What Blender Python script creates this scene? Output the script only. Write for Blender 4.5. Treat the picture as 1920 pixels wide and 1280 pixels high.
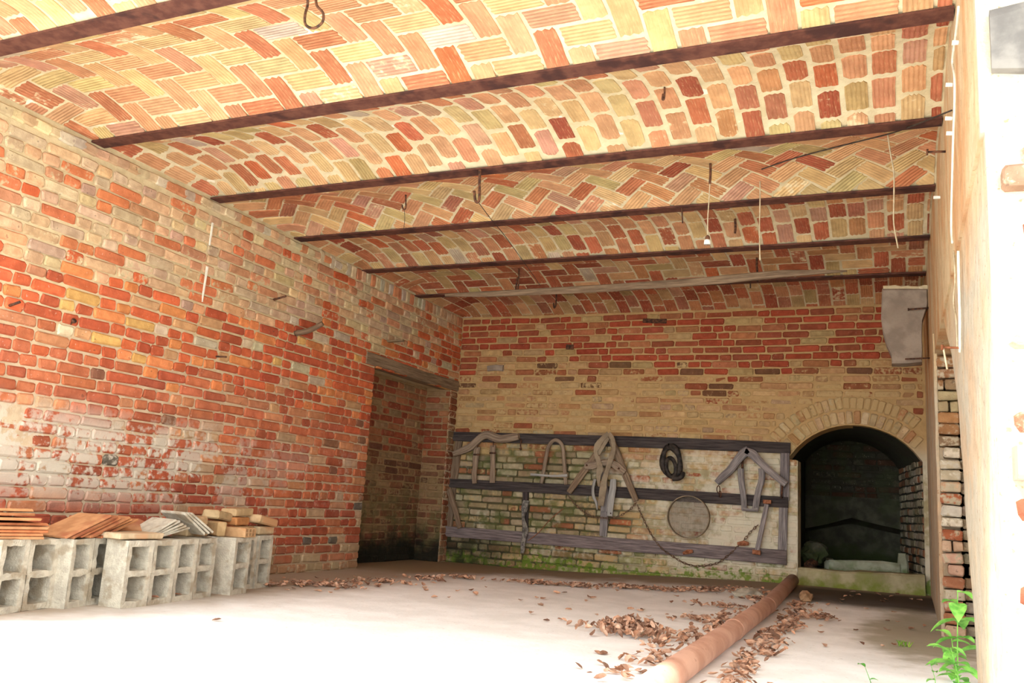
import bpy, bmesh, math, random
import numpy as np
from mathutils import Vector, Matrix, noise as mnoise

# ------------------------------------------------------------------ camera, sky, sun, exposure
scene = bpy.context.scene
COL = scene.collection
for o in list(bpy.data.objects):
    bpy.data.objects.remove(o)

F = 1622.0
def nrm(v):
    v = np.array(v, float)
    return v / np.linalg.norm(v)
_dY = nrm([725, 347, F])
_X0 = nrm([3655, -75, -F])
_X = nrm(_X0 - _dY * np.dot(_X0, _dY))
_Z = np.cross(_dY, _X)
if np.dot(_Z, [545, -8728, F]) < 0:
    _Z = -_Z
RM = np.array([_X, _dY, _Z])
CAMP = np.array([0, 0, 0.68])

cd = bpy.data.cameras.new('camera')
cd.sensor_width = 36.0
cd.lens = F / 1920 * 36
cd.clip_start = 0.05
cam = bpy.data.objects.new('camera', cd)
COL.objects.link(cam)
r, d, f = RM[:, 0], RM[:, 1], RM[:, 2]
cam.matrix_world = Matrix(((r[0], -d[0], -f[0], CAMP[0]), (r[1], -d[1], -f[1], CAMP[1]),
                           (r[2], -d[2], -f[2], CAMP[2]), (0, 0, 0, 1)))
scene.camera = cam

world = bpy.data.worlds.new('world')
scene.world = world
world.use_nodes = True
wb = world.node_tree.nodes['Background']
wb.inputs[0].default_value = (0.94, 0.98, 1.0, 1)
wb.inputs[1].default_value = 4.7

sd = bpy.data.lights.new('sun', 'SUN')
sd.energy = 8.0
sd.angle = math.radians(3)
sd.color = (1.0, 0.98, 0.94)
sun = bpy.data.objects.new('sun', sd)
COL.objects.link(sun)
sun.rotation_euler = Vector((0.40, 0.42, -0.85)).to_track_quat('-Z', 'Y').to_euler()
sun.location = (6, -3, 7)

vs = scene.view_settings
vs.view_transform = 'Standard'
vs.look = 'None'
vs.gamma = 1.0
vs.use_curve_mapping = False
vs.exposure = 0.22
scene.cycles.max_bounces = 10
scene.cycles.diffuse_bounces = 8

# ------------------------------------------------------------------ helpers
rng = random.Random(7)
U = rng.uniform
def ray(px, py):
    return RM @ np.array([px - 960, py - 640, F])
def pl(px, py, ax, val):
    q = ray(px, py)
    return CAMP + q * ((val - CAMP[ax]) / q[ax])
def proj(p):
    c = RM.T @ (np.array(p) - CAMP)
    return 960 + F * c[0] / c[2], 640 + F * c[1] / c[2], c[2]

ZC = 2.732
YB = 8.718
XL = -4.579
XR = 0.247
BEAMS = [2.12, 2.555, 3.607, 4.652, 5.63, 6.65, 7.64, YB]

def sm(x, a, b):
    t = min(1, max(0, (x - a) / (b - a)))
    return t * t * (3 - 2 * t)
def fz(x, y):
    return 0.10 * sm(y, 6.6, 8.7) * sm(x, -4.0, -0.6)
def lin(c):
    c = c / 255.0
    return c / 12.92 if c <= 0.04045 else ((c + 0.055) / 1.055) ** 2.4
def rgb(r, g, b, k=1.0):
    return (lin(r) * k, lin(g) * k, lin(b) * k)
def nz(x, y, z=0.0, s=1.0):
    return mnoise.noise(Vector((x * s, y * s, z * s)))

# ---- shader nodes
class NT:
    def __init__(self, name, rough=0.9):
        self.m = bpy.data.materials.new(name)
        self.m.use_nodes = True
        self.t = self.m.node_tree
        self.b = self.t.nodes['Principled BSDF']
        self.b.inputs['Roughness'].default_value = rough
        self.b.inputs['Specular IOR Level'].default_value = 0.2
        self._pos = None
    def n(self, typ):
        return self.t.nodes.new(typ)
    def link(self, a, b):
        self.t.links.new(a, b)
    def put(self, v, s):
        if hasattr(v, 'links'):
            self.link(v, s)
        elif isinstance(v, tuple):
            s.default_value = v if len(v) == len(s.default_value) else v + (1.0,)
        else:
            s.default_value = v
    def pos(self):
        if self._pos is None:
            self._pos = self.n('ShaderNodeNewGeometry').outputs['Position']
        return self._pos
    def attr(self, name, out='Color'):
        a = self.n('ShaderNodeAttribute')
        a.attribute_name = name
        return a.outputs[out]
    def sep(self, v):
        s = self.n('ShaderNodeSeparateXYZ')
        self.link(v, s.inputs[0])
        return s.outputs
    def vmul(self, v, xyz):
        m = self.n('ShaderNodeVectorMath')
        m.operation = 'MULTIPLY'
        self.link(v, m.inputs[0])
        m.inputs[1].default_value = xyz
        return m.outputs[0]
    def noise(self, scale, detail=4, v=None, rough=0.55, out='Fac'):
        t = self.n('ShaderNodeTexNoise')
        t.inputs['Scale'].default_value = scale
        t.inputs['Detail'].default_value = detail
        t.inputs['Roughness'].default_value = rough
        self.link(v if v is not None else self.pos(), t.inputs['Vector'])
        return t.outputs[out]
    def math(self, op, a, b=0.0, clamp=False):
        m = self.n('ShaderNodeMath')
        m.operation = op
        m.use_clamp = clamp
        self.put(a, m.inputs[0])
        self.put(b, m.inputs[1])
        return m.outputs[0]
    def ramp(self, v, a, b, lo=0.0, hi=1.0):
        m = self.n('ShaderNodeMapRange')
        m.interpolation_type = 'SMOOTHSTEP'
        self.put(v, m.inputs[0])
        self.put(a, m.inputs[1])
        self.put(b, m.inputs[2])
        m.inputs[3].default_value = lo
        m.inputs[4].default_value = hi
        return m.outputs[0]
    def mix(self, fac, a, b, mode='MIX'):
        m = self.n('ShaderNodeMix')
        m.data_type = 'RGBA'
        m.blend_type = mode
        self.put(fac, m.inputs[0])
        self.put(a, m.inputs[6])
        self.put(b, m.inputs[7])
        return m.outputs[2]
    def bump(self, h, strength=0.4, dist=0.01):
        b = self.n('ShaderNodeBump')
        b.inputs['Strength'].default_value = strength
        b.inputs['Distance'].default_value = dist
        self.link(h, b.inputs['Height'])
        self.link(b.outputs[0], self.b.inputs['Normal'])
    def col(self, c):
        self.put(c, self.b.inputs['Base Color'])
        return self.m

def tint_of(t):
    oi = t.n('ShaderNodeObjectInfo')
    a = t.n('ShaderNodeAttribute')
    a.attribute_name = 'tint'
    c = t.mix(1.0, oi.outputs['Color'], a.outputs['Color'], 'MULTIPLY')
    al = t.math('MULTIPLY', oi.outputs['Alpha'], a.outputs['Alpha'])
    return c, al

def masonry(name, mortar, brick, layers=(), bump=0.5, smear=None, speck=0.35):
    """mortar / brick surface; layers are coatings (lime, moss, dirt) and dark tones placed by position"""
    t = NT(name, 0.92)
    fine = t.noise(95, 5)
    mid = t.noise(14, 5)
    big = t.noise(2.2, 4)
    mcol = mortar(t) if callable(mortar) else mortar
    mcol = t.mix(t.ramp(mid, 0.35, 0.7, 0, 0.45), mcol, t.mix(1.0, mcol, (0.62, 0.58, 0.52), 'MULTIPLY'))
    if brick:
        c, al = tint_of(t)
        c = t.mix(t.ramp(mid, 0.3, 0.75), t.mix(1.0, c, (0.78, 0.72, 0.68), 'MULTIPLY'), t.mix(1.0, c, (1.12, 1.1, 1.08), 'MULTIPLY'))
        nmix = t.math('ADD', t.math('MULTIPLY', t.noise(34, 5), 0.6), t.math('MULTIPLY', mid, 0.4))
        thr = t.math('SUBTRACT', 0.80, t.math('MULTIPLY', al, 0.55))
        mask = t.ramp(nmix, thr, t.math('ADD', thr, 0.13))
        c = t.mix(mask, c, smear if smear else mcol)
        c = t.mix(t.ramp(t.noise(55, 3), 0.66, 0.74, 0, speck), c, rgb(225, 205, 190))
        c = t.mix(t.ramp(t.noise(28, 2), 0.68, 0.74, 0, 0.5), c, rgb(70, 50, 42))
    else:
        c = mcol
    for colr, fn in layers:
        c = t.mix(fn(t), c, colr)
    t.bump(t.math('ADD', t.math('MULTIPLY', fine, 0.4), mid), bump, 0.012)
    return t.col(c)

# ---- mesh builder
class MB:
    def __init__(self):
        self.v, self.f, self.g, self.tint = [], [], [], []
    def add(self, verts, faces, guv=None, tint=(1, 1, 1, 1)):
        o = len(self.v)
        self.v += [tuple(p) for p in verts]
        self.f += [tuple(i + o for i in q) for q in faces]
        self.g += guv if guv else [(0, 0, 0)] * len(verts)
        self.tint += [tint] * len(verts)
        return self
    def quad(self, a, b, c, dd):
        return self.add([a, b, c, dd], [(0, 1, 2, 3)])
    def box(self, x0, x1, y0, y1, z0, z1):
        v = [(x, y, z) for z in (z0, z1) for y in (y0, y1) for x in (x0, x1)]
        return self.add(v, [(0, 2, 3, 1), (4, 5, 7, 6), (0, 1, 5, 4), (2, 6, 7, 3), (1, 3, 7, 5), (0, 4, 6, 2)],
                        guv=[(p[0] + p[1] * 0.3, p[2], p[1]) for p in v])
    def tube(self, pts, rad, sides=8, cap=True, flat=None):
        pts = [np.array(p, float) for p in pts]
        n = len(pts)
        rr = rad if isinstance(rad, (list, tuple)) else [rad] * n
        T = []
        for i in range(n):
            T.append(nrm(pts[min(n - 1, i + 1)] - pts[max(0, i - 1)] + 1e-9))
        a = np.array([0, 0, 1.0]) if abs(T[0][2]) < 0.9 else np.array([1.0, 0, 0])
        N = nrm(a - T[0] * np.dot(a, T[0]))
        vs_, fs, g = [], [], []
        L = 0
        for i in range(n):
            if i:
                N = nrm(N - T[i] * np.dot(N, T[i]))
                L += np.linalg.norm(pts[i] - pts[i - 1])
            B = np.cross(T[i], N)
            for k in range(sides):
                an = 2 * math.pi * k / sides
                vs_.append(pts[i] + rr[i] * (math.cos(an) * N + math.sin(an) * B))
                g.append((L, an * rr[i], 0))
        for i in range(n - 1):
            for k in range(sides):
                k2 = (k + 1) % sides
                fs.append((i * sides + k, i * sides + k2, (i + 1) * sides + k2, (i + 1) * sides + k))
        if cap:
            fs.append(tuple(range(sides - 1, -1, -1)))
            fs.append(tuple((n - 1) * sides + k for k in range(sides)))
        return self.add(vs_, fs, g)
    def bar(self, pts, width, thick, normal, rnd=0.3, taper=True, wob=0.0):
        """flat rounded section swept along pts: width across the normal, thick along it"""
        pts = [np.array(p, float) for p in pts]
        n = len(pts)
        ww = width if isinstance(width, (list, tuple)) else [width] * n
        N0 = nrm(normal)
        vs_, fs, g = [], [], []
        L = 0
        sec = [(-1, -1 + rnd), (-1, 1 - rnd), (-1 + rnd, 1), (1 - rnd, 1), (1, 1 - rnd), (1, -1 + rnd), (1 - rnd, -1), (-1 + rnd, -1)]
        for i in range(n):
            T = nrm(pts[min(n - 1, i + 1)] - pts[max(0, i - 1)] + 1e-9)
            B = nrm(np.cross(T, N0))
            N = np.cross(B, T)
            if i:
                L += np.linalg.norm(pts[i] - pts[i - 1])
            for (a, b) in sec:
                vs_.append(pts[i] + B * a * ww[i] / 2 * (1 + U(-wob, wob)) + N * b * thick / 2)
                g.append((L, a * ww[i] / 2, b * thick))
        S = 8
        for i in range(n - 1):
            for k in range(S):
                k2 = (k + 1) % S
                fs.append((i * S + k, (i + 1) * S + k, (i + 1) * S + k2, i * S + k2))
        fs.append(tuple(range(S)))
        fs.append(tuple((n - 1) * S + k for k in range(S - 1, -1, -1)))
        return self.add(vs_, fs, g)
    def mesh(self, name, off=(0, 0, 0)):
        me = bpy.data.meshes.new(name)
        ox, oy, oz = off
        me.from_pydata([(x - ox, y - oy, z - oz) for x, y, z in self.v], [], self.f)
        a = me.attributes.new('tint', 'FLOAT_COLOR', 'POINT')
        a.data.foreach_set('color', np.array(self.tint, dtype=np.float32).ravel())
        b = me.attributes.new('guv', 'FLOAT_VECTOR', 'POINT')
        b.data.foreach_set('vector', np.array(self.g, dtype=np.float32).ravel())
        me.update()
        return me
    def build(self, name, mat, parent=None, smooth=False, keep=False):
        if parent is not None:
            off = tuple(parent.get('_w', (0, 0, 0)))
        elif keep:
            off = (0, 0, 0)
        else:
            a = np.array(self.v)
            off = tuple((a.min(0) + a.max(0)) / 2)
            off = (off[0], off[1], a[:, 2].min())
        me = self.mesh(name, off)
        me.materials.append(mat)
        if smooth:
            me.polygons.foreach_set('use_smooth', [True] * len(me.polygons))
        o = bpy.data.objects.new(name, me)
        COL.objects.link(o)
        if parent is not None:
            o.parent = parent
            o['_w'] = off
        else:
            o.location = off
        return o

ALLW = {}
def empty(name, loc, label, cat, group=None):
    o = bpy.data.objects.new(name, None)
    COL.objects.link(o)
    o.location = loc
    o['_w'] = tuple(float(c) for c in loc)
    o.empty_display_size = 0.1
    return tag(o, label, cat, group)
def tag(o, label=None, cat=None, group=None, kind=None):
    if label: o['label'] = label
    if cat: o['category'] = cat
    if group: o['group'] = group
    if kind: o['kind'] = kind
    return o
def struct(o):
    o['kind'] = 'structure'
    return o
def spline(pts, k=4):
    pts = [np.array(p, float) for p in pts]
    out = []
    n = len(pts)
    for i in range(n - 1):
        p0, p1, p2, p3 = pts[max(0, i - 1)], pts[i], pts[i + 1], pts[min(n - 1, i + 2)]
        for j in range(k):
            t = j / k
            out.append(0.5 * (2 * p1 + (p2 - p0) * t + (2 * p0 - 5 * p1 + 4 * p2 - p3) * t * t + (3 * p1 - p0 - 3 * p2 + p3) * t ** 3))
    out.append(pts[-1])
    return out
def lerp_list(ws, n):
    return [float(np.interp(i / (n - 1) * (len(ws) - 1), range(len(ws)), ws)) for i in range(n)]

# ------------------------------------------------------------------ materials
LEFT_MORTAR_HI = rgb(198, 180, 142)
LEFT_MORTAR_LO = rgb(190, 168, 138)
def left_mortar(t):
    z = t.sep(t.pos())[2]
    zz = t.math('ADD', z, t.math('MULTIPLY', t.noise(1.5, 3), 0.8))
    return t.mix(t.ramp(zz, 1.6, 2.4), LEFT_MORTAR_LO, LEFT_MORTAR_HI)
def base_tone(amount, z0, z1, sc=5.0):
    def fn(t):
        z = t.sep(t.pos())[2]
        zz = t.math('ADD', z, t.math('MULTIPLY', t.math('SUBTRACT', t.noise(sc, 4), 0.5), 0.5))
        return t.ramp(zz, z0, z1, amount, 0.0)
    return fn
def lime_left(t):
    s = t.sep(t.pos())
    zz = t.math('ABSOLUTE', t.math('SUBTRACT', s[2], 0.80))
    band = t.math('MULTIPLY', t.ramp(zz, 0.1, 0.38, 1, 0), t.ramp(s[1], 4.4, 5.8, 1, 0.25))
    n = t.math('ADD', t.math('MULTIPLY', t.noise(3.2, 4), 0.66), t.math('MULTIPLY', t.noise(26, 5), 0.34))
    return t.math('MULTIPLY', t.ramp(n, 0.48, 0.545, 0, 0.9), band)
LIME = rgb(192, 182, 164)
M_LW = masonry('left_wall_mortar', left_mortar, False, [(LIME, lime_left), (rgb(150, 125, 95), base_tone(0.5, 0.0, 0.35))])
M_LB = masonry('left_wall_brick', left_mortar, True, [(LIME, lime_left), (rgb(150, 125, 95), base_tone(0.5, 0.0, 0.35))])

def back_mortar(t):
    z = t.sep(t.pos())[2]
    return t.mix(t.ramp(t.math('ADD', z, t.math('MULTIPLY', t.noise(2, 3), 0.5)), 1.35, 1.6), t.mix(t.ramp(t.math('ADD', t.sep(t.pos())[0], t.math('MULTIPLY', t.noise(2, 3), 1.2)), -2.3, -1.5), rgb(82, 76, 52), rgb(172, 160, 124)), rgb(184, 152, 104))
def lime_back(t):
    s = t.sep(t.pos())
    n = t.math('ADD', t.math('MULTIPLY', t.noise(2.6, 4), 0.6), t.math('MULTIPLY', t.noise(17, 5), 0.4))
    zone = t.math('MULTIPLY', t.ramp(s[2], 1.15, 1.5, 1, 0), t.ramp(s[2], 0.05, 0.25, 0.2, 1.0))
    xr = t.ramp(s[0], -3.8, -1.4, 0.42, 0.68)
    thr = t.math('SUBTRACT', 0.82, t.math('MULTIPLY', xr, 0.62))
    return t.math('MULTIPLY', t.ramp(n, thr, t.math('ADD', thr, 0.16), 0, 0.74), zone)
def moss_back(t):
    s = t.sep(t.pos())
    n = t.math('ADD', t.math('MULTIPLY', t.noise(4.0, 4), 0.35), t.math('MULTIPLY', t.noise(22, 5), 0.65))
    zl = t.math('SUBTRACT', s[2], t.ramp(s[0], -2.5, 0.2, 0.0, 0.09))
    top = t.ramp(zl, 0.03, 0.36, 0.36, 0.0)
    thr = t.math('SUBTRACT', 0.72, t.math('MULTIPLY', top, 0.8))
    return t.math('MULTIPLY', t.ramp(n, thr, t.math('ADD', thr, 0.1), 0, 0.9), t.ramp(s[2], 0.45, 0.7, 1, 0))
def algae_back(t):
    s = t.sep(t.pos())
    n = t.noise(7.5, 5)
    zone = t.math('MULTIPLY', t.ramp(s[0], -2.4, -3.3, 0, 1), t.ramp(s[2], 1.2, 1.6, 1, 0))
    return t.math('MULTIPLY', t.ramp(n, 0.46, 0.66, 0, 0.75), zone)
def dark_low(t):  # near-black towards the lower left corner of the wall
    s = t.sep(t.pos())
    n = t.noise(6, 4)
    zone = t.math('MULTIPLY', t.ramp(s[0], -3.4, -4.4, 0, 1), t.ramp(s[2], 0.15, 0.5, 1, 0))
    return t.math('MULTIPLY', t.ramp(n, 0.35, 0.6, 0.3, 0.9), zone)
BL = [(rgb(220, 212, 190), lime_back), (rgb(92, 98, 52), algae_back), (rgb(105, 128, 42), moss_back), (rgb(38, 36, 26), dark_low)]
M_BW = masonry('back_wall_mortar', back_mortar, False, BL)
M_BB = masonry('back_wall_brick', back_mortar, True, BL, smear=rgb(182, 154, 108))
def rec_algae(t):
    s = t.sep(t.pos())
    return t.math('MULTIPLY', t.ramp(t.noise(6, 5), 0.4, 0.62, 0, 0.7), t.ramp(s[2], 0.3, 1.1, 1, 0))
RL = [(rgb(86, 88, 52), rec_algae), (rgb(26, 26, 20), base_tone(0.95, 0.12, 0.4))]  # second layer: near-black tone towards the foot of the recess
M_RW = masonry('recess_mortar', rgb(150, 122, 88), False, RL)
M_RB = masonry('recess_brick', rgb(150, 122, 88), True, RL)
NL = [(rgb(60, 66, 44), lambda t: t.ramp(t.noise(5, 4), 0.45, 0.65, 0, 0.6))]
M_NW = masonry('niche_mortar', rgb(58, 54, 44), False, NL)  # sooty mortar, darkened further to carry the niche's shade
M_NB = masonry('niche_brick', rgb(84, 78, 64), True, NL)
def plaster_col(t):
    s = t.sep(t.pos())
    streak = t.noise(3.5, 5, t.vmul(t.pos(), (1, 1, 0.35)))
    c = t.mix(t.ramp(streak, 0.38, 0.62), rgb(208, 186, 148), rgb(200, 152, 104))
    return t.mix(t.math('MULTIPLY', t.ramp(t.noise(3.5, 4), 0.4, 0.6, 0.6, 1), t.math('ADD', t.math('MULTIPLY', t.ramp(s[1], 3.6, 5.2, 1, 0), t.ramp(s[2], 1.1, 2.0, 1, 0.15)), t.math('ADD', t.ramp(s[2], 1.5, 1.9, 0.7, 0.0), t.ramp(s[1], 2.80, 2.84, 1, 0)), True)), c, rgb(188, 179, 160))
M_RP = masonry('right_wall_plaster', plaster_col, False, [(rgb(150, 110, 75), lambda t: t.ramp(t.noise(40, 2), 0.66, 0.72, 0, 0.7))], bump=0.8)
M_RPB = masonry('right_wall_brick', rgb(192, 178, 152), True, [], bump=0.8)

def vault_mortar(t):
    return t.mix(t.ramp(t.noise(3, 4), 0.35, 0.65), rgb(212, 200, 166), rgb(204, 188, 150))
M_VM = masonry('vault_mortar', vault_mortar, False, [(rgb(236, 228, 208), lambda t: t.ramp(t.noise(6, 5), 0.66, 0.7, 0, 0.8))], bump=0.6)
def tile_mat():
    t = NT('vault_tile', 0.85)
    c, al = tint_of(t)
    g = t.sep(t.attr('guv', 'Vector'))
    oi = t.n('ShaderNodeObjectInfo')
    wv = t.math('SINE', t.math('MULTIPLY', g[1], 2 * math.pi / 0.021))
    streak = t.noise(1.0, 4, t.vmul(t.attr('guv', 'Vector'), (14, 130, 14)))
    mid = t.noise(9, 4)
    c = t.mix(t.ramp(mid, 0.3, 0.7), t.mix(1.0, c, (0.82, 0.78, 0.74), 'MULTIPLY'), t.mix(1.0, c, (1.1, 1.08, 1.05), 'MULTIPLY'))
    c = t.mix(t.ramp(streak, 0.5, 0.75, 0, 0.45), c, rgb(226, 192, 140))
    nm = t.math('ADD', t.math('MULTIPLY', t.noise(26, 5), 0.6), t.math('MULTIPLY', mid, 0.4))
    thr = t.math('SUBTRACT', 0.80, t.math('MULTIPLY', al, 0.5))
    c = t.mix(t.ramp(nm, thr, t.math('ADD', thr, 0.12)), c, rgb(214, 196, 156))
    t.bump(t.math('ADD', t.math('MULTIPLY', wv, 0.5), t.noise(70, 4)), 0.5, 0.006)
    return t.col(c)
M_VT = tile_mat()

def wood_mat(name, a, b, cstain=None):
    t = NT(name, 0.8)
    v = t.attr('guv', 'Vector')
    g = t.noise(1.0, 6, t.vmul(v, (4, 70, 40)), 0.65)
    g2 = t.noise(1.0, 4, t.vmul(v, (1.5, 14, 10)))
    c = t.mix(t.ramp(g, 0.3, 0.7), a, b)
    c = t.mix(t.ramp(g2, 0.5, 0.75, 0, 0.5), c, cstain or rgb(60, 52, 46))
    oi = t.n('ShaderNodeObjectInfo')
    c = t.mix(1.0, c, oi.outputs['Color'], 'MULTIPLY')
    t.bump(g, 0.5, 0.004)
    return t.col(c)
M_WOODG = wood_mat('weathered_grey_wood', rgb(96, 90, 90), rgb(158, 150, 146))
M_WOODD = wood_mat('dark_rail_wood', rgb(44, 38, 37), rgb(84, 75, 72), rgb(28, 24, 22))
M_WOODB = wood_mat('brown_worn_wood', rgb(112, 94, 78), rgb(165, 146, 124))
M_WOODW = wood_mat('pale_washed_wood', rgb(142, 138, 134), rgb(182, 178, 170))

def simple(name, a, b, rough=0.8, sc=20, metal=0.0, bump=0.4, dist=0.004, a2=None, usecol=False):
    t = NT(name, rough)
    n = t.noise(sc, 5)
    c = t.mix(t.ramp(n, 0.35, 0.65), a, b)
    if a2:
        c = t.mix(t.ramp(t.noise(sc * 0.3, 3), 0.52, 0.64), c, a2)
    if usecol:
        oi = t.n('ShaderNodeObjectInfo')
        c = t.mix(1.0, c, oi.outputs['Color'], 'MULTIPLY')
    t.b.inputs['Metallic'].default_value = metal
    t.bump(t.noise(sc * 4, 4), bump, dist)
    return t.col(c)
M_IRON = simple('rusty_iron', rgb(52, 38, 32), rgb(104, 68, 48), 0.8, 40)
M_RUST = simple('bright_rust_iron', rgb(120, 70, 45), rgb(165, 110, 80), 0.85, 40)
M_CHAIN = simple('rusty_chain', rgb(84, 66, 54), rgb(126, 98, 78), 0.8, 40)
M_BEAM = simple('rusty_beam', rgb(78, 46, 38), rgb(98, 62, 50), 0.75, 18, a2=rgb(62, 38, 34))
M_LEATH = simple('old_leather', rgb(128, 112, 92), rgb(152, 136, 112), 0.75, 12)
M_BLACK = simple('black_collar_leather', rgb(30, 27, 25), rgb(66, 58, 52), 0.6, 25)
M_CLOTH = simple('grey_rag', rgb(88, 84, 80), rgb(150, 144, 134), 0.95, 30)
M_CEM = simple('cement_block', rgb(166, 157, 140), rgb(186, 177, 158), 0.95, 26, a2=rgb(152, 139, 118), bump=0.9, dist=0.006)
M_CABLE = simple('white_cable', rgb(215, 208, 190), rgb(232, 226, 210), 0.6, 30)
M_PORC = simple('white_porcelain', rgb(225, 222, 212), rgb(238, 236, 228), 0.3, 30)
M_STRING = simple('pale_string', rgb(170, 156, 128), rgb(196, 182, 152), 0.9, 30)
M_WIRE = simple('black_wire', rgb(48, 42, 38), rgb(70, 60, 52), 0.7, 30)
M_CLAY = simple('clay_slab', rgb(156, 112, 78), rgb(176, 132, 94), 0.9, 14, a2=rgb(150, 96, 68), usecol=True)
M_LBRK = simple('loose_brick', rgb(160, 138, 108), rgb(182, 160, 130), 0.9, 18, usecol=True, a2=rgb(172, 134, 100))
M_LEAF = simple('dry_leaf', rgb(160, 124, 102), rgb(206, 174, 152), 0.85, 24, usecol=True)
M_WEED = simple('green_weed', rgb(96, 160, 62), rgb(140, 200, 90), 0.6, 24, usecol=True)
M_SIEVE = simple('sieve_mesh', rgb(120, 108, 100), rgb(150, 136, 124), 0.7, 30)
def mossy(name, a, b, g, lo, hi):
    t = NT(name, 0.92)
    n = t.noise(7, 5)
    c = t.mix(t.ramp(n, 0.35, 0.65), a, b)
    z = t.sep(t.pos())[2]
    zz = t.math('ADD', z, t.math('MULTIPLY', t.math('SUBTRACT', t.noise(9, 4), 0.5), 0.35))
    c = t.mix(t.ramp(zz, lo, hi, 0.9, 0.0), c, g)
    c = t.mix(t.ramp(t.noise(4, 3), 0.5, 0.66, 0, 0.45), c, g)
    t.bump(t.noise(30, 5), 0.7, 0.01)
    return t.col(c)
M_SILL = mossy('mossy_sill_stone', rgb(150, 140, 105), rgb(176, 164, 130), rgb(118, 128, 48), 0.08, 0.2)
M_TROUGH = mossy('mossy_trough_stone', rgb(140, 142, 120), rgb(168, 170, 148), rgb(92, 110, 62), 0.18, 0.28)
M_DARKST = mossy('dark_niche_stone', rgb(58, 57, 47), rgb(80, 79, 66), rgb(52, 62, 32), 0.3, 0.5)  # dark stone, toned down further for the shade inside the niche
M_GREYST = simple('grey_front_stone', rgb(96, 92, 88), rgb(124, 119, 112), 0.9, 9, bump=0.6)
M_CORB = simple('grey_corbel_stone', rgb(132, 118, 104), rgb(156, 141, 125), 0.9, 9, bump=0.6, a2=rgb(144, 129, 113))

def floor_mat():
    t = NT('concrete_floor', 0.85)
    s = t.sep(t.pos())
    n = t.noise(3.5, 5)
    c = t.mix(t.ramp(n, 0.35, 0.65), rgb(234, 233, 229), rgb(246, 245, 242))
    c = t.mix(t.ramp(t.noise(30, 5), 0.6, 0.75, 0, 0.35), c, rgb(165, 152, 132))
    # earth swept against the back wall and the corner
    e = t.math('ADD', s[1], t.math('MULTIPLY', t.math('SUBTRACT', t.noise(3, 4), 0.5), 0.9))
    e = t.math('ADD', e, t.ramp(s[0], -3.2, -4.3, 0, 0.75))
    c = t.mix(t.ramp(e, 7.35, 8.2, 0, 0.9), c, rgb(128, 104, 74))
    e2 = t.math('ADD', s[0], t.math('MULTIPLY', t.math('SUBTRACT', t.noise(4, 4), 0.5), 0.5))
    c = t.mix(t.ramp(e2, -3.2, -4.1, 0, 0.85), c, rgb(146, 122, 92))
    # damp greenish patch by the right wall
    dx = t.math('DIVIDE', t.math('SUBTRACT', s[0], 0.12), 0.42)
    dy = t.math('DIVIDE', t.math('SUBTRACT', s[1], 6.4), 1.5)
    rr = t.math('ADD', t.math('MULTIPLY', dx, dx), t.math('MULTIPLY', dy, dy))
    rr = t.math('ADD', rr, t.math('MULTIPLY', t.math('SUBTRACT', t.noise(4, 4), 0.5), 1.6))
    c = t.mix(t.ramp(rr, 0.3, 1.2, 0.75, 0), c, rgb(140, 132, 98))
    # wet earth before the sill
    w = t.math('ADD', t.math('ABSOLUTE', t.math('SUBTRACT', s[1], 8.05)), t.math('MULTIPLY', t.noise(5, 4), 0.25))
    c = t.mix(t.math('MULTIPLY', t.ramp(w, 0.4, 0.75, 0.92, 0), t.ramp(s[0], -0.95, -0.7)), c, rgb(62, 52, 42))
    t.bump(t.math('ADD', t.noise(8, 5), t.math('MULTIPLY', t.noise(60, 4), 0.3)), 0.35, 0.01)
    return t.col(c)
M_FLOOR = floor_mat()
M_GROUND = simple('pale_yard', rgb(206, 204, 198), rgb(222, 220, 214), 0.9, 3, bump=0.3)
M_SKYBLOCK = simple('sky_block_concrete', rgb(150, 140, 130), rgb(170, 160, 150), 0.9, 5)

# ------------------------------------------------------------------ bricks
def brick_geo(w, h, d, R, ch=0.010, irr=0.0045):
    """worn brick: local x along the wall, z up, front at -y (5 visible sides)"""
    c = min(ch, w * 0.3, h * 0.3)
    out = [(-w / 2 + c, -h / 2), (w / 2 - c, -h / 2), (w / 2, -h / 2 + c), (w / 2, h / 2 - c),
           (w / 2 - c, h / 2), (-w / 2 + c, h / 2), (-w / 2, h / 2 - c), (-w / 2, -h / 2 + c)]
    v, fs = [], []
    for (x, z) in out:
        v.append((x, d * 0.4, z))
    o2 = [(x + R.uniform(-irr, irr), z + R.uniform(-irr, irr)) for x, z in out]
    for (x, z) in o2:
        v.append((x, -d / 2 + c * 0.8, z))
    for (x, z) in o2:
        v.append((x * (1 - 1.4 * c / w), -d / 2 + R.uniform(-irr, irr) * 0.6, z * (1 - 1.6 * c / h)))
    for i in range(8):
        j = (i + 1) % 8
        fs.append((i, j, 8 + j, 8 + i))
        fs.append((8 + i, 8 + j, 16 + j, 16 + i))
    fs.append(tuple(16 + i for i in range(8)))
    return v, fs

BV = {}
def brick_variants(mat, key, w, h, d, n=8, ch=0.010):
    k = (mat.name, key)
    if k not in BV:
        R = random.Random(hash(key) & 0xffff if isinstance(key, int) else len(str(key)) * 77)
        lst = []
        for i in range(n):
            v, fs = brick_geo(w, h, d, R, ch)
            me = MB().add(v, fs).mesh('brick')
            me.materials.append(mat)
            lst.append(me)
        BV[k] = lst
    return BV[k]

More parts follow.
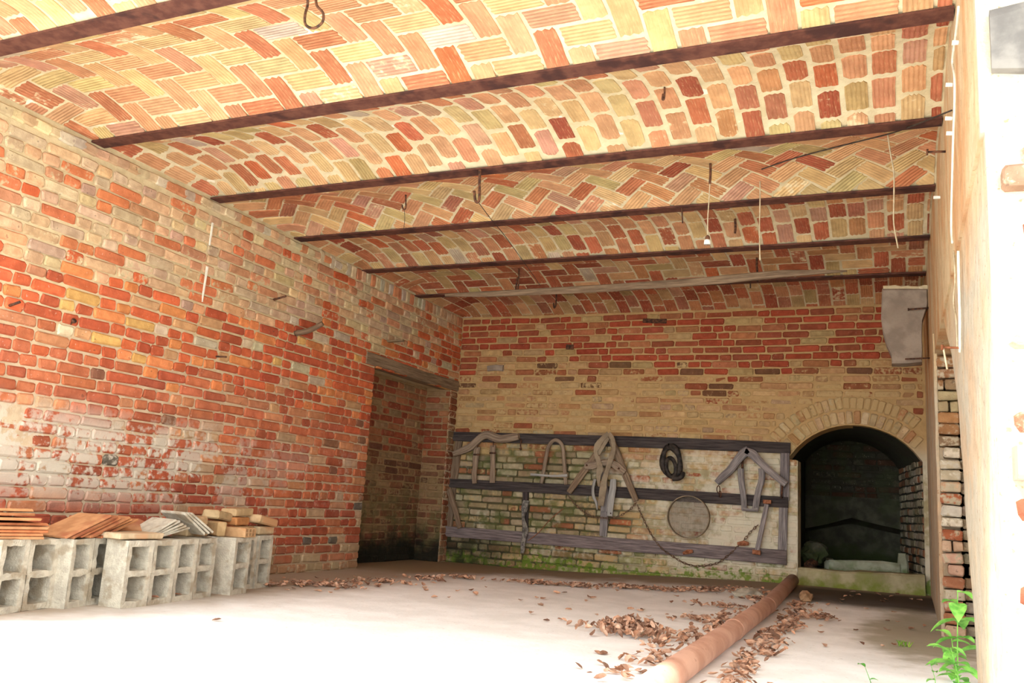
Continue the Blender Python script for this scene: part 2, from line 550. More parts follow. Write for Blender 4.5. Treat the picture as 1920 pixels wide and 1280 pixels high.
def lay(parent, mat, origin, rotz, rows, intervals, colour, pitch=0.075, depth=0.06, v0=0.0, limit=300,
        joint=0.013, stretcher=0.235, header=0.112, hdr_p=0.4, name='brick', proud=lambda u, v: 0.008, seed=1, ch=0.010, vis=None):
    """brick courses on a wall plane; the ones that show largest are objects of their own, the rest joined"""
    R = random.Random(seed)
    ca, sa = math.cos(rotz), math.sin(rotz)
    items = []
    for r_ in range(rows):
        vc = v0 + (r_ + 0.5) * pitch
        for (a, b) in intervals(vc, r_):
            u = a + (R.uniform(-0.5, 0) * stretcher if r_ % 2 else R.uniform(-0.3, 0.0) * header)
            while u < b - 0.02:
                L = header if R.random() < hdr_p else stretcher
                L *= R.uniform(0.93, 1.06)
                u0, u1 = max(u, a), min(u + L, b)
                if b - u1 < 0.05: u1 = b
                u += L + joint
                if u1 - u0 < 0.035:
                    continue
                hh = (pitch - joint) * R.uniform(0.93, 1.05)
                uc = (u0 + u1) / 2
                vz = vc + R.uniform(-0.003, 0.003) + 0.006 * nz(uc, vc, seed * 3.1, 1.3)
                items.append((uc, vz, u1 - u0, hh, R.random()))
                if u1 == b: break
    out = []
    for (uc, vz, w, h, q) in items:
        px = origin[0] + ca * uc
        py = origin[1] + sa * uc
        pz = origin[2] + vz
        X, Y, D = proj((px, py, pz))
        inside = -40 < X < 1960 and -40 < Y < 1320 and D > 0.1
        out.append((w * h / max(D, 0.3) ** 2 if inside else 0.0))
    order = sorted(range(len(items)), key=lambda i: -out[i])
    single = set(i for i in order[:limit] if out[i] > 0)
    vs_s = brick_variants(mat, (name, 's'), stretcher, pitch - joint, depth, ch=ch)
    vs_h = brick_variants(mat, (name, 'h'), header, pitch - joint, depth, ch=ch)
    rest = MB()
    off = parent.get('_w', (0, 0, 0))
    for i, (uc, vz, w, h, q) in enumerate(items):
        col, smear = colour(uc, vz, R)
        pr = proud(uc, vz) + R.uniform(-0.004, 0.005)
        nx, ny = sa, -ca                       # outward normal (front = local -y)
        dd = -(depth / 2) + pr
        px = origin[0] + ca * uc + nx * dd
        py = origin[1] + sa * uc + ny * dd
        pz = origin[2] + vz
        tilt = R.uniform(-0.012, 0.012)
        if i in single:
            st = w > 0.17
            base = stretcher if st else header
            me = (vs_s if st else vs_h)[R.randrange(8)]
            o = bpy.data.objects.new(name, me)
            COL.objects.link(o)
            o.parent = parent
            o.location = (px - off[0], py - off[1], pz - off[2])
            o.rotation_euler = (0, tilt, rotz)
            o.scale = (w / base, 1, h / (pitch - joint))
            o.color = (col[0], col[1], col[2], smear)
        else:
            v, fs = brick_geo(w, h, depth, R, ch)
            vv = []
            for (x, y, z) in v:
                vv.append((px + ca * x - sa * y, py + sa * x + ca * y, pz + z - tilt * x))
            rest.add(vv, fs, tint=(col[0], col[1], col[2], smear))
    if rest.v:
        o = rest.build('brickwork', mat, parent, keep=True)
        o['kind'] = 'stuff'
    return len(items)

def pick(R, pal):
    tot = sum(p[0] for p in pal)
    q = R.random() * tot
    for p in pal:
        q -= p[0]
        if q <= 0:
            break
    k = R.uniform(0.85, 1.12)
    c = rgb(*p[1])
    lum = 0.3 * c[0] + 0.6 * c[1] + 0.1 * c[2]
    c = tuple(x + (lum - x) * 0.14 for x in c)
    sat = max(0.0, (c[0] - c[1]) / max(c[0], 1e-4))
    c = (c[0] * (1 - 0.06 * sat), c[1] * (1 + 0.2 * sat), c[2] * (1 - 0.12 * sat))
    return tuple(max(0.0, x * k * R.uniform(0.95, 1.05)) for x in c)

P_TOP = [(3, (206, 156, 122)), (2.4, (198, 166, 136)), (2.2, (196, 126, 94)), (2, (206, 104, 66)), (1.2, (188, 146, 126)), (1, (204, 176, 130)), (0.6, (200, 80, 40))]
P_BAND = [(5, (204, 84, 46)), (4, (186, 72, 44)), (2.4, (212, 114, 62)), (1.2, (200, 140, 100)), (0.6, (196, 176, 146)), (0.5, (210, 150, 80))]
P_LOW = [(5, (190, 92, 62)), (4, (176, 78, 54)), (2, (196, 118, 84)), (1, (184, 140, 112)), (0.5, (140, 84, 66))]
P_BOT = [(5, (178, 74, 50)), (3, (164, 66, 48)), (2, (190, 104, 72)), (1, (180, 140, 110)), (0.4, (104, 92, 82))]
P_FOOT = [(3, (170, 104, 74)), (3, (176, 144, 108)), (2, (186, 160, 124))]
def corner_colour(u, v, R):  # dim bricks: corner shade and dirt together in the colour
    return pick(R, [(4, (140, 70, 48)), (2, (150, 96, 68)), (2, (130, 106, 78))]), R.uniform(0.2, 0.6)
def left_colour(u, v, R):
    if u > 8.5 and v < 1.9:
        return corner_colour(u, v, R)
    n = nz(u, v, 0, 0.9) * 0.25 + R.uniform(-0.11, 0.11)
    top_edge = 1.90 + 0.06 * (u - 4)
    z = v + n
    if z > top_edge:
        red = sm(u, 7.2, 8.4) * (v < 2.55)
        if R.random() < red * 0.8:
            return pick(R, P_BAND), R.uniform(0.1, 0.4)
        return pick(R, P_TOP), R.uniform(0.15, 0.6)
    if z > 1.4 - 0.04 * (u - 4):
        return pick(R, P_BAND), R.uniform(0.0, 0.42)
    if z > 0.75:
        return pick(R, P_LOW), R.uniform(0.05, 0.4)
    if z > 0.2:
        return pick(R, P_BOT), R.uniform(0.1, 0.5)
    return pick(R, P_FOOT), R.uniform(0.3, 0.7)

# ------------------------------------------------------------------ floor and ground
mb = MB()
gx = np.linspace(-4.98, 1.0, 50)
gy = np.linspace(0.5, 11.2, 80)
vv = [(x, y, fz(x, y) + 0.006 * nz(x, y, 0, 1.6)) for y in gy for x in gx]
ff = [(j * 50 + i, j * 50 + i + 1, (j + 1) * 50 + i + 1, (j + 1) * 50 + i) for j in range(79) for i in range(49)]
mb.add(vv, ff)
struct(mb.build('floor', M_FLOOR, smooth=True, keep=True))
mb = MB().box(-25, 25, -25, 25, -0.3, -0.02)
struct(mb.build('ground', M_GROUND, keep=True))

# ------------------------------------------------------------------ left wall with blind doorway
DY0, DY1, DZ = 6.97, 8.55, 1.90
def st_empty(name):
    o = bpy.data.objects.new(name, None)
    COL.objects.link(o)
    o['_w'] = (0.0, 0.0, 0.0)
    return struct(o)
mb = MB()
mb.box(XL - 0.42, XL, 2.05, DY0, -0.05, ZC + 0.16)
mb.box(XL - 0.42, XL, DY0, YB + 0.3, DZ, ZC + 0.16)
mb.box(XL - 0.42, XL, DY1, YB + 0.3, -0.05, DZ)
mb.box(XL - 0.55, XL - 0.32, DY0 - 0.1, DY1 + 0.1, -0.05, DZ + 0.1)
wl = struct(mb.build('wall_left', M_LW, keep=True))
def iv_left(v, r_):
    if v < DZ:
        return [(2.05, DY0), (DY1, YB - 0.01)]
    return [(2.05, YB - 0.01)]
def proud_left(u, v):
    patch = nz(u, v, 5.0, 1.7) + 0.4 * nz(u, v, 2.0, 6)
    low = sm(v, 0.55, 0.7) * (1 - sm(v, 0.95, 1.1)) * (1 - sm(u, 4.6, 5.6))
    return 0.012 - 0.015 * (1 if patch * low > 0.18 else 0)
lay(wl, M_LB, (XL, 0, 0), math.pi / 2, 35, iv_left, left_colour, v0=0.0, seed=3, proud=proud_left, hdr_p=0.6, joint=0.0105, ch=0.011)
def top_colour(u, v, R):
    return pick(R, [(3, (205, 178, 140)), (2, (196, 150, 118)), (2, (188, 170, 148)), (1, (200, 120, 84))]), R.uniform(0.05, 0.35)
lay(wl, M_LB, (XL, 0, 2.627), math.pi / 2, 1, lambda v, r_: [(2.05, YB - 0.01)], top_colour, pitch=0.122, stretcher=0.075, header=0.07,
    joint=0.01, seed=5, limit=40, name='brick', depth=0.055, proud=lambda u, v: 0.014)
# back of the blind doorway and its far jamb
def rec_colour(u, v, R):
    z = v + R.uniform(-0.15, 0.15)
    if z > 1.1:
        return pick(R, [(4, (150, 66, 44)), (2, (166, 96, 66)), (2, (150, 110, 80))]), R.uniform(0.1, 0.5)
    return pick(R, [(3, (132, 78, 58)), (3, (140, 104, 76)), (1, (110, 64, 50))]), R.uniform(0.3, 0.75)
rc = MB().box(XL - 0.33, XL - 0.30, DY0 - 0.05, DY1, -0.05, DZ + 0.05)
rc.box(XL - 0.3, XL - 0.004, DY1 - 0.012, DY1 + 0.02, -0.05, DZ)
rec = struct(rc.build('wall_recess', M_RW, keep=True))
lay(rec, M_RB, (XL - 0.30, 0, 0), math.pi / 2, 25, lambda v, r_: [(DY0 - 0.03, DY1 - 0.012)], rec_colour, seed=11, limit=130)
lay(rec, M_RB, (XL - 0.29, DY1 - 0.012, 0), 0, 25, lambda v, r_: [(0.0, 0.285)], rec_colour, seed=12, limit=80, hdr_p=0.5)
lb = MB()
P = [pl(684, 678, 0, XL), pl(858, 716, 0, XL)]
lb.bar([(XL - 0.06, 6.80, 1.945), (XL - 0.06, 7.3, 1.945), (XL - 0.06, 7.9, 1.935), (XL - 0.06, 8.70, 1.945)], [0.12, 0.115, 0.11, 0.12], 0.16, (1, 0, 0), rnd=0.15)
o = lb.build('lintel', M_WOODB, wl)
o['label'] = 'weathered timber lintel over the blind doorway'
o.color = (0.8, 0.75, 0.66, 1)

# ------------------------------------------------------------------ back wall with arched niche
AX, AH, AZ, AR = -0.37, 0.58, 1.27, 0.32
ARAD = (AH * AH + AR * AR) / (2 * AR)
ACZ = AZ + AR - ARAD
def arch_z(x, extra=0.0):
    q = (ARAD + extra) ** 2 - (x - AX) ** 2
    return ACZ + math.sqrt(q) if q > 0 else -9
mb = MB()
def slab(x0, x1, z0, z1, y0=YB, y1=YB + 0.28):
    mb.box(x0, x1, y0, y1, z0, z1)
slab(XL - 0.42, -0.95, -0.05, ZC + 0.16)
slab(-0.95, -0.87, -0.05, 1.24)
slab(AX + AH, 0.95, -0.05, ZC + 0.16)
N = 16
for i in range(N):
    x0 = AX - AH + 2 * AH * i / N
    x1 = AX - AH + 2 * AH * (i + 1) / N
    za, zb = arch_z(x0), arch_z(x1)
    a = [(x0, YB, za), (x1, YB, zb), (x1, YB, ZC + 0.16), (x0, YB, ZC + 0.16)]
    b = [(p[0], YB + 0.28, p[2]) for p in a]
    mb.add(a + b, [(0, 1, 2, 3), (7, 6, 5, 4), (0, 4, 5, 1)])
wbk = struct(mb.build('wall_back', M_BW, keep=True))
def iv_back(v, r_):
    xr = XR - 0.02
    if v < 1.24:
        return [(XL + 0.01, -0.875)]
    ex = 0.285
    q = (ARAD + ex) ** 2 - (v - ACZ) ** 2
    if q > 0 and v < ACZ + ARAD + ex and v > AZ - 0.04:
        dx = math.sqrt(q)
        L = [(XL + 0.01, AX - dx - 0.01)]
        if AX + dx + 0.03 < xr:
            L.append((AX + dx + 0.01, xr))
        return L
    return [(XL + 0.01, xr)]
def back_colour(u, v, R):
    n = nz(u, v, 9, 1.0) * 0.25 + R.uniform(-0.13, 0.13)
    z = v + n
    if z > 2.2:
        return pick(R, [(4, (172, 62, 38)), (3, (158, 70, 48)), (2, (176, 100, 66)), (1, (180, 140, 95))]), R.uniform(0.05, 0.4)
    if z > 1.95:
        return pick(R, [(3, (160, 84, 56)), (3, (182, 134, 92)), (1, (120, 76, 54))]), R.uniform(0.3, 0.7)
    if z > 1.35:
        return pick(R, [(5, (190, 150, 104)), (3, (178, 122, 82)), (0.7, (158, 74, 48)), (1, (176, 140, 110))]), R.uniform(0.3, 0.8)
    if z > 0.3:
        if u > -2.8:
            return pick(R, [(3, (192, 174, 144)), (2, (184, 140, 108)), (1, (176, 92, 62))]), R.uniform(0.3, 0.9)
        return pick(R, [(3, (178, 162, 130)), (1.6, (160, 92, 64)), (2, (156, 136, 104))]), R.uniform(0.2, 0.7)
    return pick(R, [(3, (176, 164, 120)), (2, (160, 120, 84)), (1, (150, 150, 96))]), R.uniform(0.3, 0.8)
def proud_back(u, v):
    if v > 2.1: return 0.010
    if v > 1.3: return 0.004
    return 0.003 if u > -2.3 and v > 0.3 else 0.010
lay(wbk, M_BB, (0, YB, 0), 0, 37, iv_back, back_colour, pitch=0.0738, seed=21, proud=proud_back, hdr_p=0.35)
# voussoirs, two rings
for ring, (r0, n_, hh) in enumerate(((ARAD + 0.008, 22, 0.125), (ARAD + 0.148, 27, 0.12))):
    th = math.asin(AH / ARAD) * (1.0 if ring == 0 else 0.93)
    for i in range(n_):
        a = -th + 2 * th * (i + 0.5) / n_
        me = brick_variants(M_BB, ('v', ring, 0), 0.062, hh, 0.06, ch=0.012)[i % 8]
        o = bpy.data.objects.new('brick', me)
        COL.objects.link(o)
        o.parent = wbk
        rr_ = r0 + hh / 2
        o.location = (AX + math.sin(a) * rr_, YB + 0.018 + U(-0.004, 0.003), ACZ + math.cos(a) * rr_)
        o.rotation_euler = (0, a, 0)
        c = pick(rng, [(4, (196, 164, 122)), (2, (200, 176, 140)), (1, (180, 124, 84))])
        o.color = (c[0], c[1], c[2], U(0.3, 0.8) if ring == 0 else U(0.6, 1.0))
        if o.location[0] > XR - 0.05 or (ring and o.location[2] < 1.36):
            bpy.data.objects.remove(o)

def wall_bit(pts, w, thick, d, mat, name, label, col=None):
    P_ = [pl(x, y, 1, YB - d) for x, y in pts]
    sc_ = np.linalg.norm(pl(pts[0][0] + 1, pts[0][1], 1, YB) - pl(pts[0][0], pts[0][1], 1, YB))
    o_ = MB().bar(P_, w * sc_, thick, (0, 1, 0), rnd=0.3, wob=0.08).build(name, mat, wbk)
    o_['label'] = label
    if col: o_.color = col
wall_bit([(1206, 601), (1228, 602), (1250, 602)], 8, 0.03, 0.006, M_IRON, 'slot_shade', 'dark strip painting the shade of a slot in the brick below the vault', (0.3, 0.3, 0.35, 1))  # dark strip in place of an open slot, its shade as colour
wall_bit([(915, 691), (930, 689), (944, 690)], 10, 0.05, 0.02, M_CORB, 'stone', 'single bluish grey stone set in the brickwork')
wall_bit([(1062, 650), (1076, 651)], 9, 0.03, 0.004, M_IRON, 'dark_brick', 'near-black brick in the upper courses', (0.5, 0.4, 0.4, 1))  # near-black piece set in the brick face
# niche interior
NY1 = 10.45
mb = MB()
def nwall(a, b, z0, z1):
    return mb.quad((a[0], a[1], z0), (b[0], b[1], z0), (b[0], b[1], z1), (a[0], a[1], z1))
RW0, RW1 = (0.214, YB + 0.1), (0.02, NY1)
LW0, LW1 = (-0.958, YB + 0.1), (-0.97, NY1)
nwall(RW0, RW1, 0, 1.33)
nwall(LW1, LW0, 0, 1.33)
mb.quad((-0.96, NY1 + 0.02, 0.95), (0.06, NY1 + 0.02, 0.95), (0.06, NY1 + 0.02, 1.8), (-0.96, NY1 + 0.02, 1.8))
mb.quad((-1.0, NY1 + 0.4, 0.0), (0.1, NY1 + 0.4, 0.0), (0.1, NY1 + 0.4, 1.2), (-1.0, NY1 + 0.4, 1.2))
mb.quad((-1.0, NY1, 0.0), (-1.0, NY1 + 0.4, 0.0), (-1.0, NY1 + 0.4, 1.2), (-1.0, NY1, 1.2))
mb.quad((0.06, NY1, 0.0), (0.06, NY1 + 0.4, 0.0), (0.06, NY1 + 0.4, 1.2), (0.06, NY1, 1.2))
mb.quad((-1.0, NY1, 0.96), (0.1, NY1, 0.96), (0.1, NY1 + 0.4, 0.96), (-1.0, NY1 + 0.4, 0.96))
mb.quad((-1.0, 8.8, 0.19), (0.3, 8.8, 0.19), (0.3, NY1 + 0.5, 0.19), (-1.0, NY1 + 0.5, 0.19))
for i in range(N):
    t0, t1 = i / N, (i + 1) / N
    def vp(t, y):
        k = (y - YB - 0.1) / (NY1 - YB - 0.1)
        xa = LW0[0] + (LW1[0] - LW0[0]) * k - 0.05
        xb = RW0[0] + (RW1[0] - RW0[0]) * k + 0.01
        x = xa + (xb - xa) * t
        xm = AX - AH + 2 * AH * t
        return (x, y, max(arch_z(xm), 1.2) + 0.0)
    mb.quad(vp(t0, YB + 0.1), vp(t0, NY1 + 0.03), vp(t1, NY1 + 0.03), vp(t1, YB + 0.1))
for (a, b) in (((-1.4, YB + 0.27), (-1.4, NY1 + 0.8)), ((-1.4, NY1 + 0.8), (0.9, NY1 + 0.8)), ((0.9, NY1 + 0.8), (0.9, YB + 0.27))):  # unseen outer shell added to stop light leaking into the niche
    nwall(a, b, -0.05, 2.1)
mb.quad((-1.4, YB + 0.27, 2.1), (0.9, YB + 0.27, 2.1), (0.9, NY1 + 0.8, 2.1), (-1.4, NY1 + 0.8, 2.1))
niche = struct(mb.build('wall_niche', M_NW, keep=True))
def niche_colour(u, v, R):  # brick tones lowered so the niche's shade sits in the colour
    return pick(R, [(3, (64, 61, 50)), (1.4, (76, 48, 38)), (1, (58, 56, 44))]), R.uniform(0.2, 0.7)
ang = math.atan2(RW0[1] - RW1[1], RW0[0] - RW1[0])
Ln = math.hypot(RW0[0] - RW1[0], RW0[1] - RW1[1])
def nr_colour(u, v, R):  # lighter palette paints in the light this side catches
    return pick(R, [(4, (176, 166, 146)), (1.6, (158, 100, 78)), (3, (160, 146, 122))]), R.uniform(0.2, 0.5)
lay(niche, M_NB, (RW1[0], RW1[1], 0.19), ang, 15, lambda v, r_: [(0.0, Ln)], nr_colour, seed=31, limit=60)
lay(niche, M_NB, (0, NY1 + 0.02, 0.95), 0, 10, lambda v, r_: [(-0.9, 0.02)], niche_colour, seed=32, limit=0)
# gabled stone lintel and dark panel at the back of the niche
gz = [(-0.96, 0.60), (-0.70, 0.665), (-0.475, 0.745), (-0.22, 0.69), (0.05, 0.645)]
mb = MB()
fr = [(x, NY1 - 0.02, z) for x, z in gz] + [(x, NY1 - 0.02, 0.97) for x, z in gz]
bk = [(x, NY1 + 0.12, z) for x, z in gz] + [(x, NY1 + 0.12, 0.97) for x, z in gz]
fs = []
for i in range(4):
    fs += [(i, i + 1, 6 + i, 5 + i), (10 + i, 15 + i, 16 + i, 11 + i), (i, 10 + i, 11 + i, i + 1), (5 + i, 6 + i, 16 + i, 15 + i)]
mb.add(fr + bk, fs)
o = mb.build('gabled_lintel', M_DARKST, niche)
o['label'] = 'dark stone slab with a gable-shaped lower edge'
mb = MB()
mb.bar([(-0.93, NY1 + 0.22, 0.38), (-0.5, NY1 + 0.22, 0.41), (0.03, NY1 + 0.22, 0.38)], [0.38, 0.54, 0.42], 0.08, (0, 1, 0), rnd=0.1)
o = mb.build('back_panel', M_DARKST, niche)

# sill stone, trough and lump in the niche
mb = MB()
n_ = 9
pts = [(-0.86 + 1.065 * i / (n_ - 1), YB + 0.05, 0.13 + 0.025 * i / (n_ - 1) + U(-0.004, 0.004)) for i in range(n_)]
mb.bar(pts, [0.235 + U(-0.012, 0.012) for _ in pts], 0.26, (0, 1, 0), rnd=0.14, wob=0.03)
tag(mb.build('stone_sill', M_SILL, smooth=False), 'mossy grey stone sill block across the foot of the arched niche', 'sill')
t = empty('stone_trough', (-0.29, 9.4, 0.19), 'pale green stone trough rim inside the arched niche', 'trough')
mb = MB()
mb.bar([(-0.63, 9.32, 0.255), (-0.4, 9.31, 0.268), (-0.15, 9.32, 0.272), (0.0, 9.33, 0.268)], [0.12, 0.13, 0.14, 0.13], 0.11, (0, 1, 0), rnd=0.3, wob=0.08)
mb.build('front_rim', M_TROUGH, t)
mb = MB()
mb.bar([(0.03, 9.36, 0.19), (0.032, 9.36, 0.32), (0.025, 9.36, 0.43)], [0.1, 0.1, 0.07], 0.12, (0, 1, 0), rnd=0.3)
mb.build('corner_post', M_TROUGH, t)
mb = MB()
mb.bar([(-0.63, 9.34, 0.25), (-0.66, 9.7, 0.25), (-0.68, 10.0, 0.25)], [0.12, 0.12, 0.12], 0.1, (1, 0, 0), rnd=0.3)
mb.build('side_rim', M_TROUGH, t)
def lump(center, rad, seed, sub=2, amp=0.25):
    bm = bmesh.new()
    bmesh.ops.create_icosphere(bm, subdivisions=sub, radius=1)
    v, fs = [], []
    for q in bm.verts:
        k = 1 + amp * nz(q.co.x, q.co.y, q.co.z + seed, 1.3) + amp * 0.5 * nz(q.co.x, q.co.y, q.co.z + seed, 3.1)
        v.append((center[0] + q.co.x * rad[0] * k, center[1] + q.co.y * rad[1] * k, center[2] + q.co.z * rad[2] * k))
    for fce in bm.faces:
        fs.append(tuple(x.index for x in fce.verts))
    bm.free()
    return v, fs
mb = MB()
mb.add(*lump((-0.775, 9.2, 0.37), (0.12, 0.12, 0.11), 3, 3, 0.5))
t = empty('stone_lump', (-0.76, 9.15, 0.19), 'dark grey lumpy stone at the left inside the arched niche', 'stone')
mb.build('stone', M_DARKST, t)
mb = MB().tube([(-0.80, 9.02, 0.25), (-0.775, 9.1, 0.275), (-0.75, 9.2, 0.31)], [0.05, 0.05, 0.045], 12)
mb.build('pipe_stub', M_IRON, t)

# ------------------------------------------------------------------ right wall
JY = 6.62
NYW = 4.42
mb = MB()
mb.box(XR, XR + 0.5, JY, YB + 0.3, -0.05, ZC + 0.16)            # far stretch
# stretch over the opening and the near stretch
mb.box(XR, XR + 0.5, NYW - 0.1, JY, 1.86, ZC + 0.16)
mb.box(XR + 0.012, XR + 0.6, 2.78, 3.75, -0.05, ZC + 0.16)
mb.box(XR, XR + 0.6, 2.781, NYW - 0.1, 1.86, ZC + 0.16)
mb.box(XR + 0.13, XR + 0.6, JY - 0.0, JY + 0.1, -0.05, 1.86)
mb.box(XR + 0.5, XR + 0.6, NYW, JY, -0.05, 1.9)  # unseen closure added to keep outside light out of the opening
wr = mb
# ragged near edge of the opening
e = []
zs = np.linspace(-0.05, 1.88, 24)
for z in zs:
    yy = float(np.interp(z, [-0.1, 0.3, 0.67, 1.24, 1.5, 1.9], [3.78, 3.86, 4.12, 4.40, 4.72, 5.5])) + 0.06 * nz(z, 1.0, 3, 6)
    e.append((yy, z))
v, fs = [], []
for (yy, z) in e:
    v += [(XR + 0.012, 3.75, z), (XR + 0.012, yy, z), (XR + 0.07, yy + 0.03, z), (XR + 0.07, 3.75, z)]
for i in range(len(e) - 1):
    for k in range(3):
        fs.append((i * 4 + k, i * 4 + k + 1, (i + 1) * 4 + k + 1, (i + 1) * 4 + k))
wr.add(v, fs)
wall_r = struct(wr.build('wall_right', M_RP, keep=True))
# brick jamb of the opening, facing the front
def jamb_colour(u, v, R):
    if v > 1.25:
        return pick(R, [(2, (170, 110, 76)), (2, (190, 165, 130)), (1, (150, 120, 92))]), R.uniform(0.3, 0.7)
    return pick(R, [(6, (212, 198, 184)), (2, (190, 112, 88)), (3, (204, 160, 140)), (1, (180, 90, 60))]), R.uniform(0.25, 0.75)
lay(wall_r, M_RPB, (XR, JY - 0.09, 0), 0, 24, lambda v, r_: [(0.012, 0.135)], jamb_colour, pitch=0.0765, seed=41, limit=60, hdr_p=1.0,
    header=0.125, depth=0.2, joint=0.01, proud=lambda u, v: 0.05)
lay(wall_r, M_RPB, (XR, JY + 0.0, 0), 0, 17, lambda v, r_: [(0.14, 0.38)], lambda u, v, R: (pick(R, [(3, (170, 160, 142)), (1, (176, 140, 118))]), R.uniform(0.4, 0.8)),
    pitch=0.0765, seed=42, limit=60, hdr_p=0.3, depth=0.12, proud=lambda u, v: 0.03)
# front end of the wall, bricks and a grey stone under broken plaster
FY = 2.78
def front_colour(u, v, R):
    return pick(R, [(3, (158, 120, 100)), (3, (146, 80, 62)), (2, (134, 66, 50)), (1.5, (172, 152, 130))]), R.uniform(0.15, 0.6)
lay(wall_r, M_RPB, (XR + 0.02, FY, 0), 0, 30, lambda v, r_: ([(0.03 + 0.05 * ((r_ * 7) % 3), 0.58)] if v < 1.80 and r_ % 5 != 3 else []), front_colour, pitch=0.079, seed=43,
    limit=90, hdr_p=0.15, depth=0.1, proud=lambda u, v: 0.012 + 0.006 * nz(u, v, 1, 6), ch=0.016)
mb = MB()
mb.bar([(XR + 0.035, FY - 0.01, 2.14), (XR + 0.13, FY - 0.015, 2.14), (XR + 0.26, FY - 0.01, 2.14)], [0.19, 0.215, 0.2], 0.06, (0, 1, 0), rnd=0.25, wob=0.04)
o = mb.build('stone', M_GREYST, wall_r)
o['label'] = 'large grey stone near the top of the front wall end'
mb = MB()
mb.bar([(XR + 0.045, FY - 0.06, 0.87), (XR + 0.2, FY - 0.06, 0.87), (XR + 0.42, FY - 0.06, 0.87)], [0.09, 0.1, 0.1], 0.14, (0, 1, 0), rnd=0.2, wob=0.05)
o = mb.build('ledge_stone', M_CORB, wall_r)
o['label'] = 'pale stone ledge standing out of the front wall end'
# plaster edge strips at the jamb corner
mb = MB()
pts = [(XR + 0.004, JY - 0.11 + 0.02 * nz(z, 2, 0, 4), z) for z in np.linspace(0.0, 2.0, 14)]
mb.bar(pts, [0.022 + 0.006 * nz(i, 3, 0, 0.9) for i in range(14)], 0.02, (0, 1, 0), rnd=0.4, wob=0.2)
mb.build('plaster_edge', M_RP, wall_r)

# ------------------------------------------------------------------ vaults
THETA = math.radians(25)
VT_PAL = [(4, (204, 142, 104)), (3, (204, 160, 112)), (3, (196, 124, 94)), (1.6, (184, 98, 70)), (1.4, (190, 160, 106)), (1.2, (190, 128, 110)), (0.5, (196, 92, 52)), (0.3, (186, 160, 146))]
VT_RED = [(4, (180, 84, 58)), (3, (190, 116, 78)), (3, (160, 66, 48)), (2, (196, 150, 104)), (1.4, (170, 92, 76)), (1, (176, 140, 92))]
def jag_rect(L, W, R, rnd=1.0):
    """tile outline, long axis = first coordinate, ragged short ends"""
    p = []
    rag = R.choice([0.002, 0.004, 0.006])
    cc = [R.choice([0.0, 0.004, 0.010, 0.018]) * rnd for _ in range(4)]
    cw = [min(q * 1.1, W * 0.3) for q in cc]
    def end(sx, y0, y1):
        for k in range(6):
            t = k / 5
            p.append((sx * L / 2 + sx * ((rag if k % 2 else -rag) + R.uniform(-0.002, 0.002)), y0 + (y1 - y0) * t))
    def side(sy, x0, x1):
        for k in range(4):
            t = k / 3
            p.append((x0 + (x1 - x0) * t, sy * W / 2 + R.uniform(-0.002, 0.002)))
    side(-1, -L / 2 + cc[0] + 0.002, L / 2 - cc[1] - 0.002)
    end(1, -W / 2 + cw[1] + 0.002, W / 2 - cw[2] - 0.002)
    side(1, L / 2 - cc[2] - 0.002, -L / 2 + cc[3] + 0.002)
    end(-1, W / 2 - cw[3] - 0.002, -W / 2 + cw[0] + 0.002)
    return p
def clip(poly, x0, x1, y0, y1):
    def cut(pp, ins, inter):
        o_ = []
        for i in range(len(pp)):
            a, b = pp[i], pp[(i + 1) % len(pp)]
            ia, ib = ins(a), ins(b)
            if ia: o_.append(a)
            if ia != ib: o_.append(inter(a, b))
        return o_
    def ix(c):
        return lambda a, b: (c, a[1] + (b[1] - a[1]) * (c - a[0]) / (b[0] - a[0]))
    def iy(c):
        return lambda a, b: (a[0] + (b[0] - a[0]) * (c - a[1]) / (b[1] - a[1]), c)
    for ins, inter in ((lambda p: p[0] >= x0, ix(x0)), (lambda p: p[0] <= x1, ix(x1)), (lambda p: p[1] >= y0, iy(y0)), (lambda p: p[1] <= y1, iy(y1))):
        if poly: poly = cut(poly, ins, inter)
    return poly
def area(p):
    return abs(sum(p[i][0] * p[(i + 1) % len(p)][1] - p[(i + 1) % len(p)][0] * p[i][1] for i in range(len(p)))) / 2

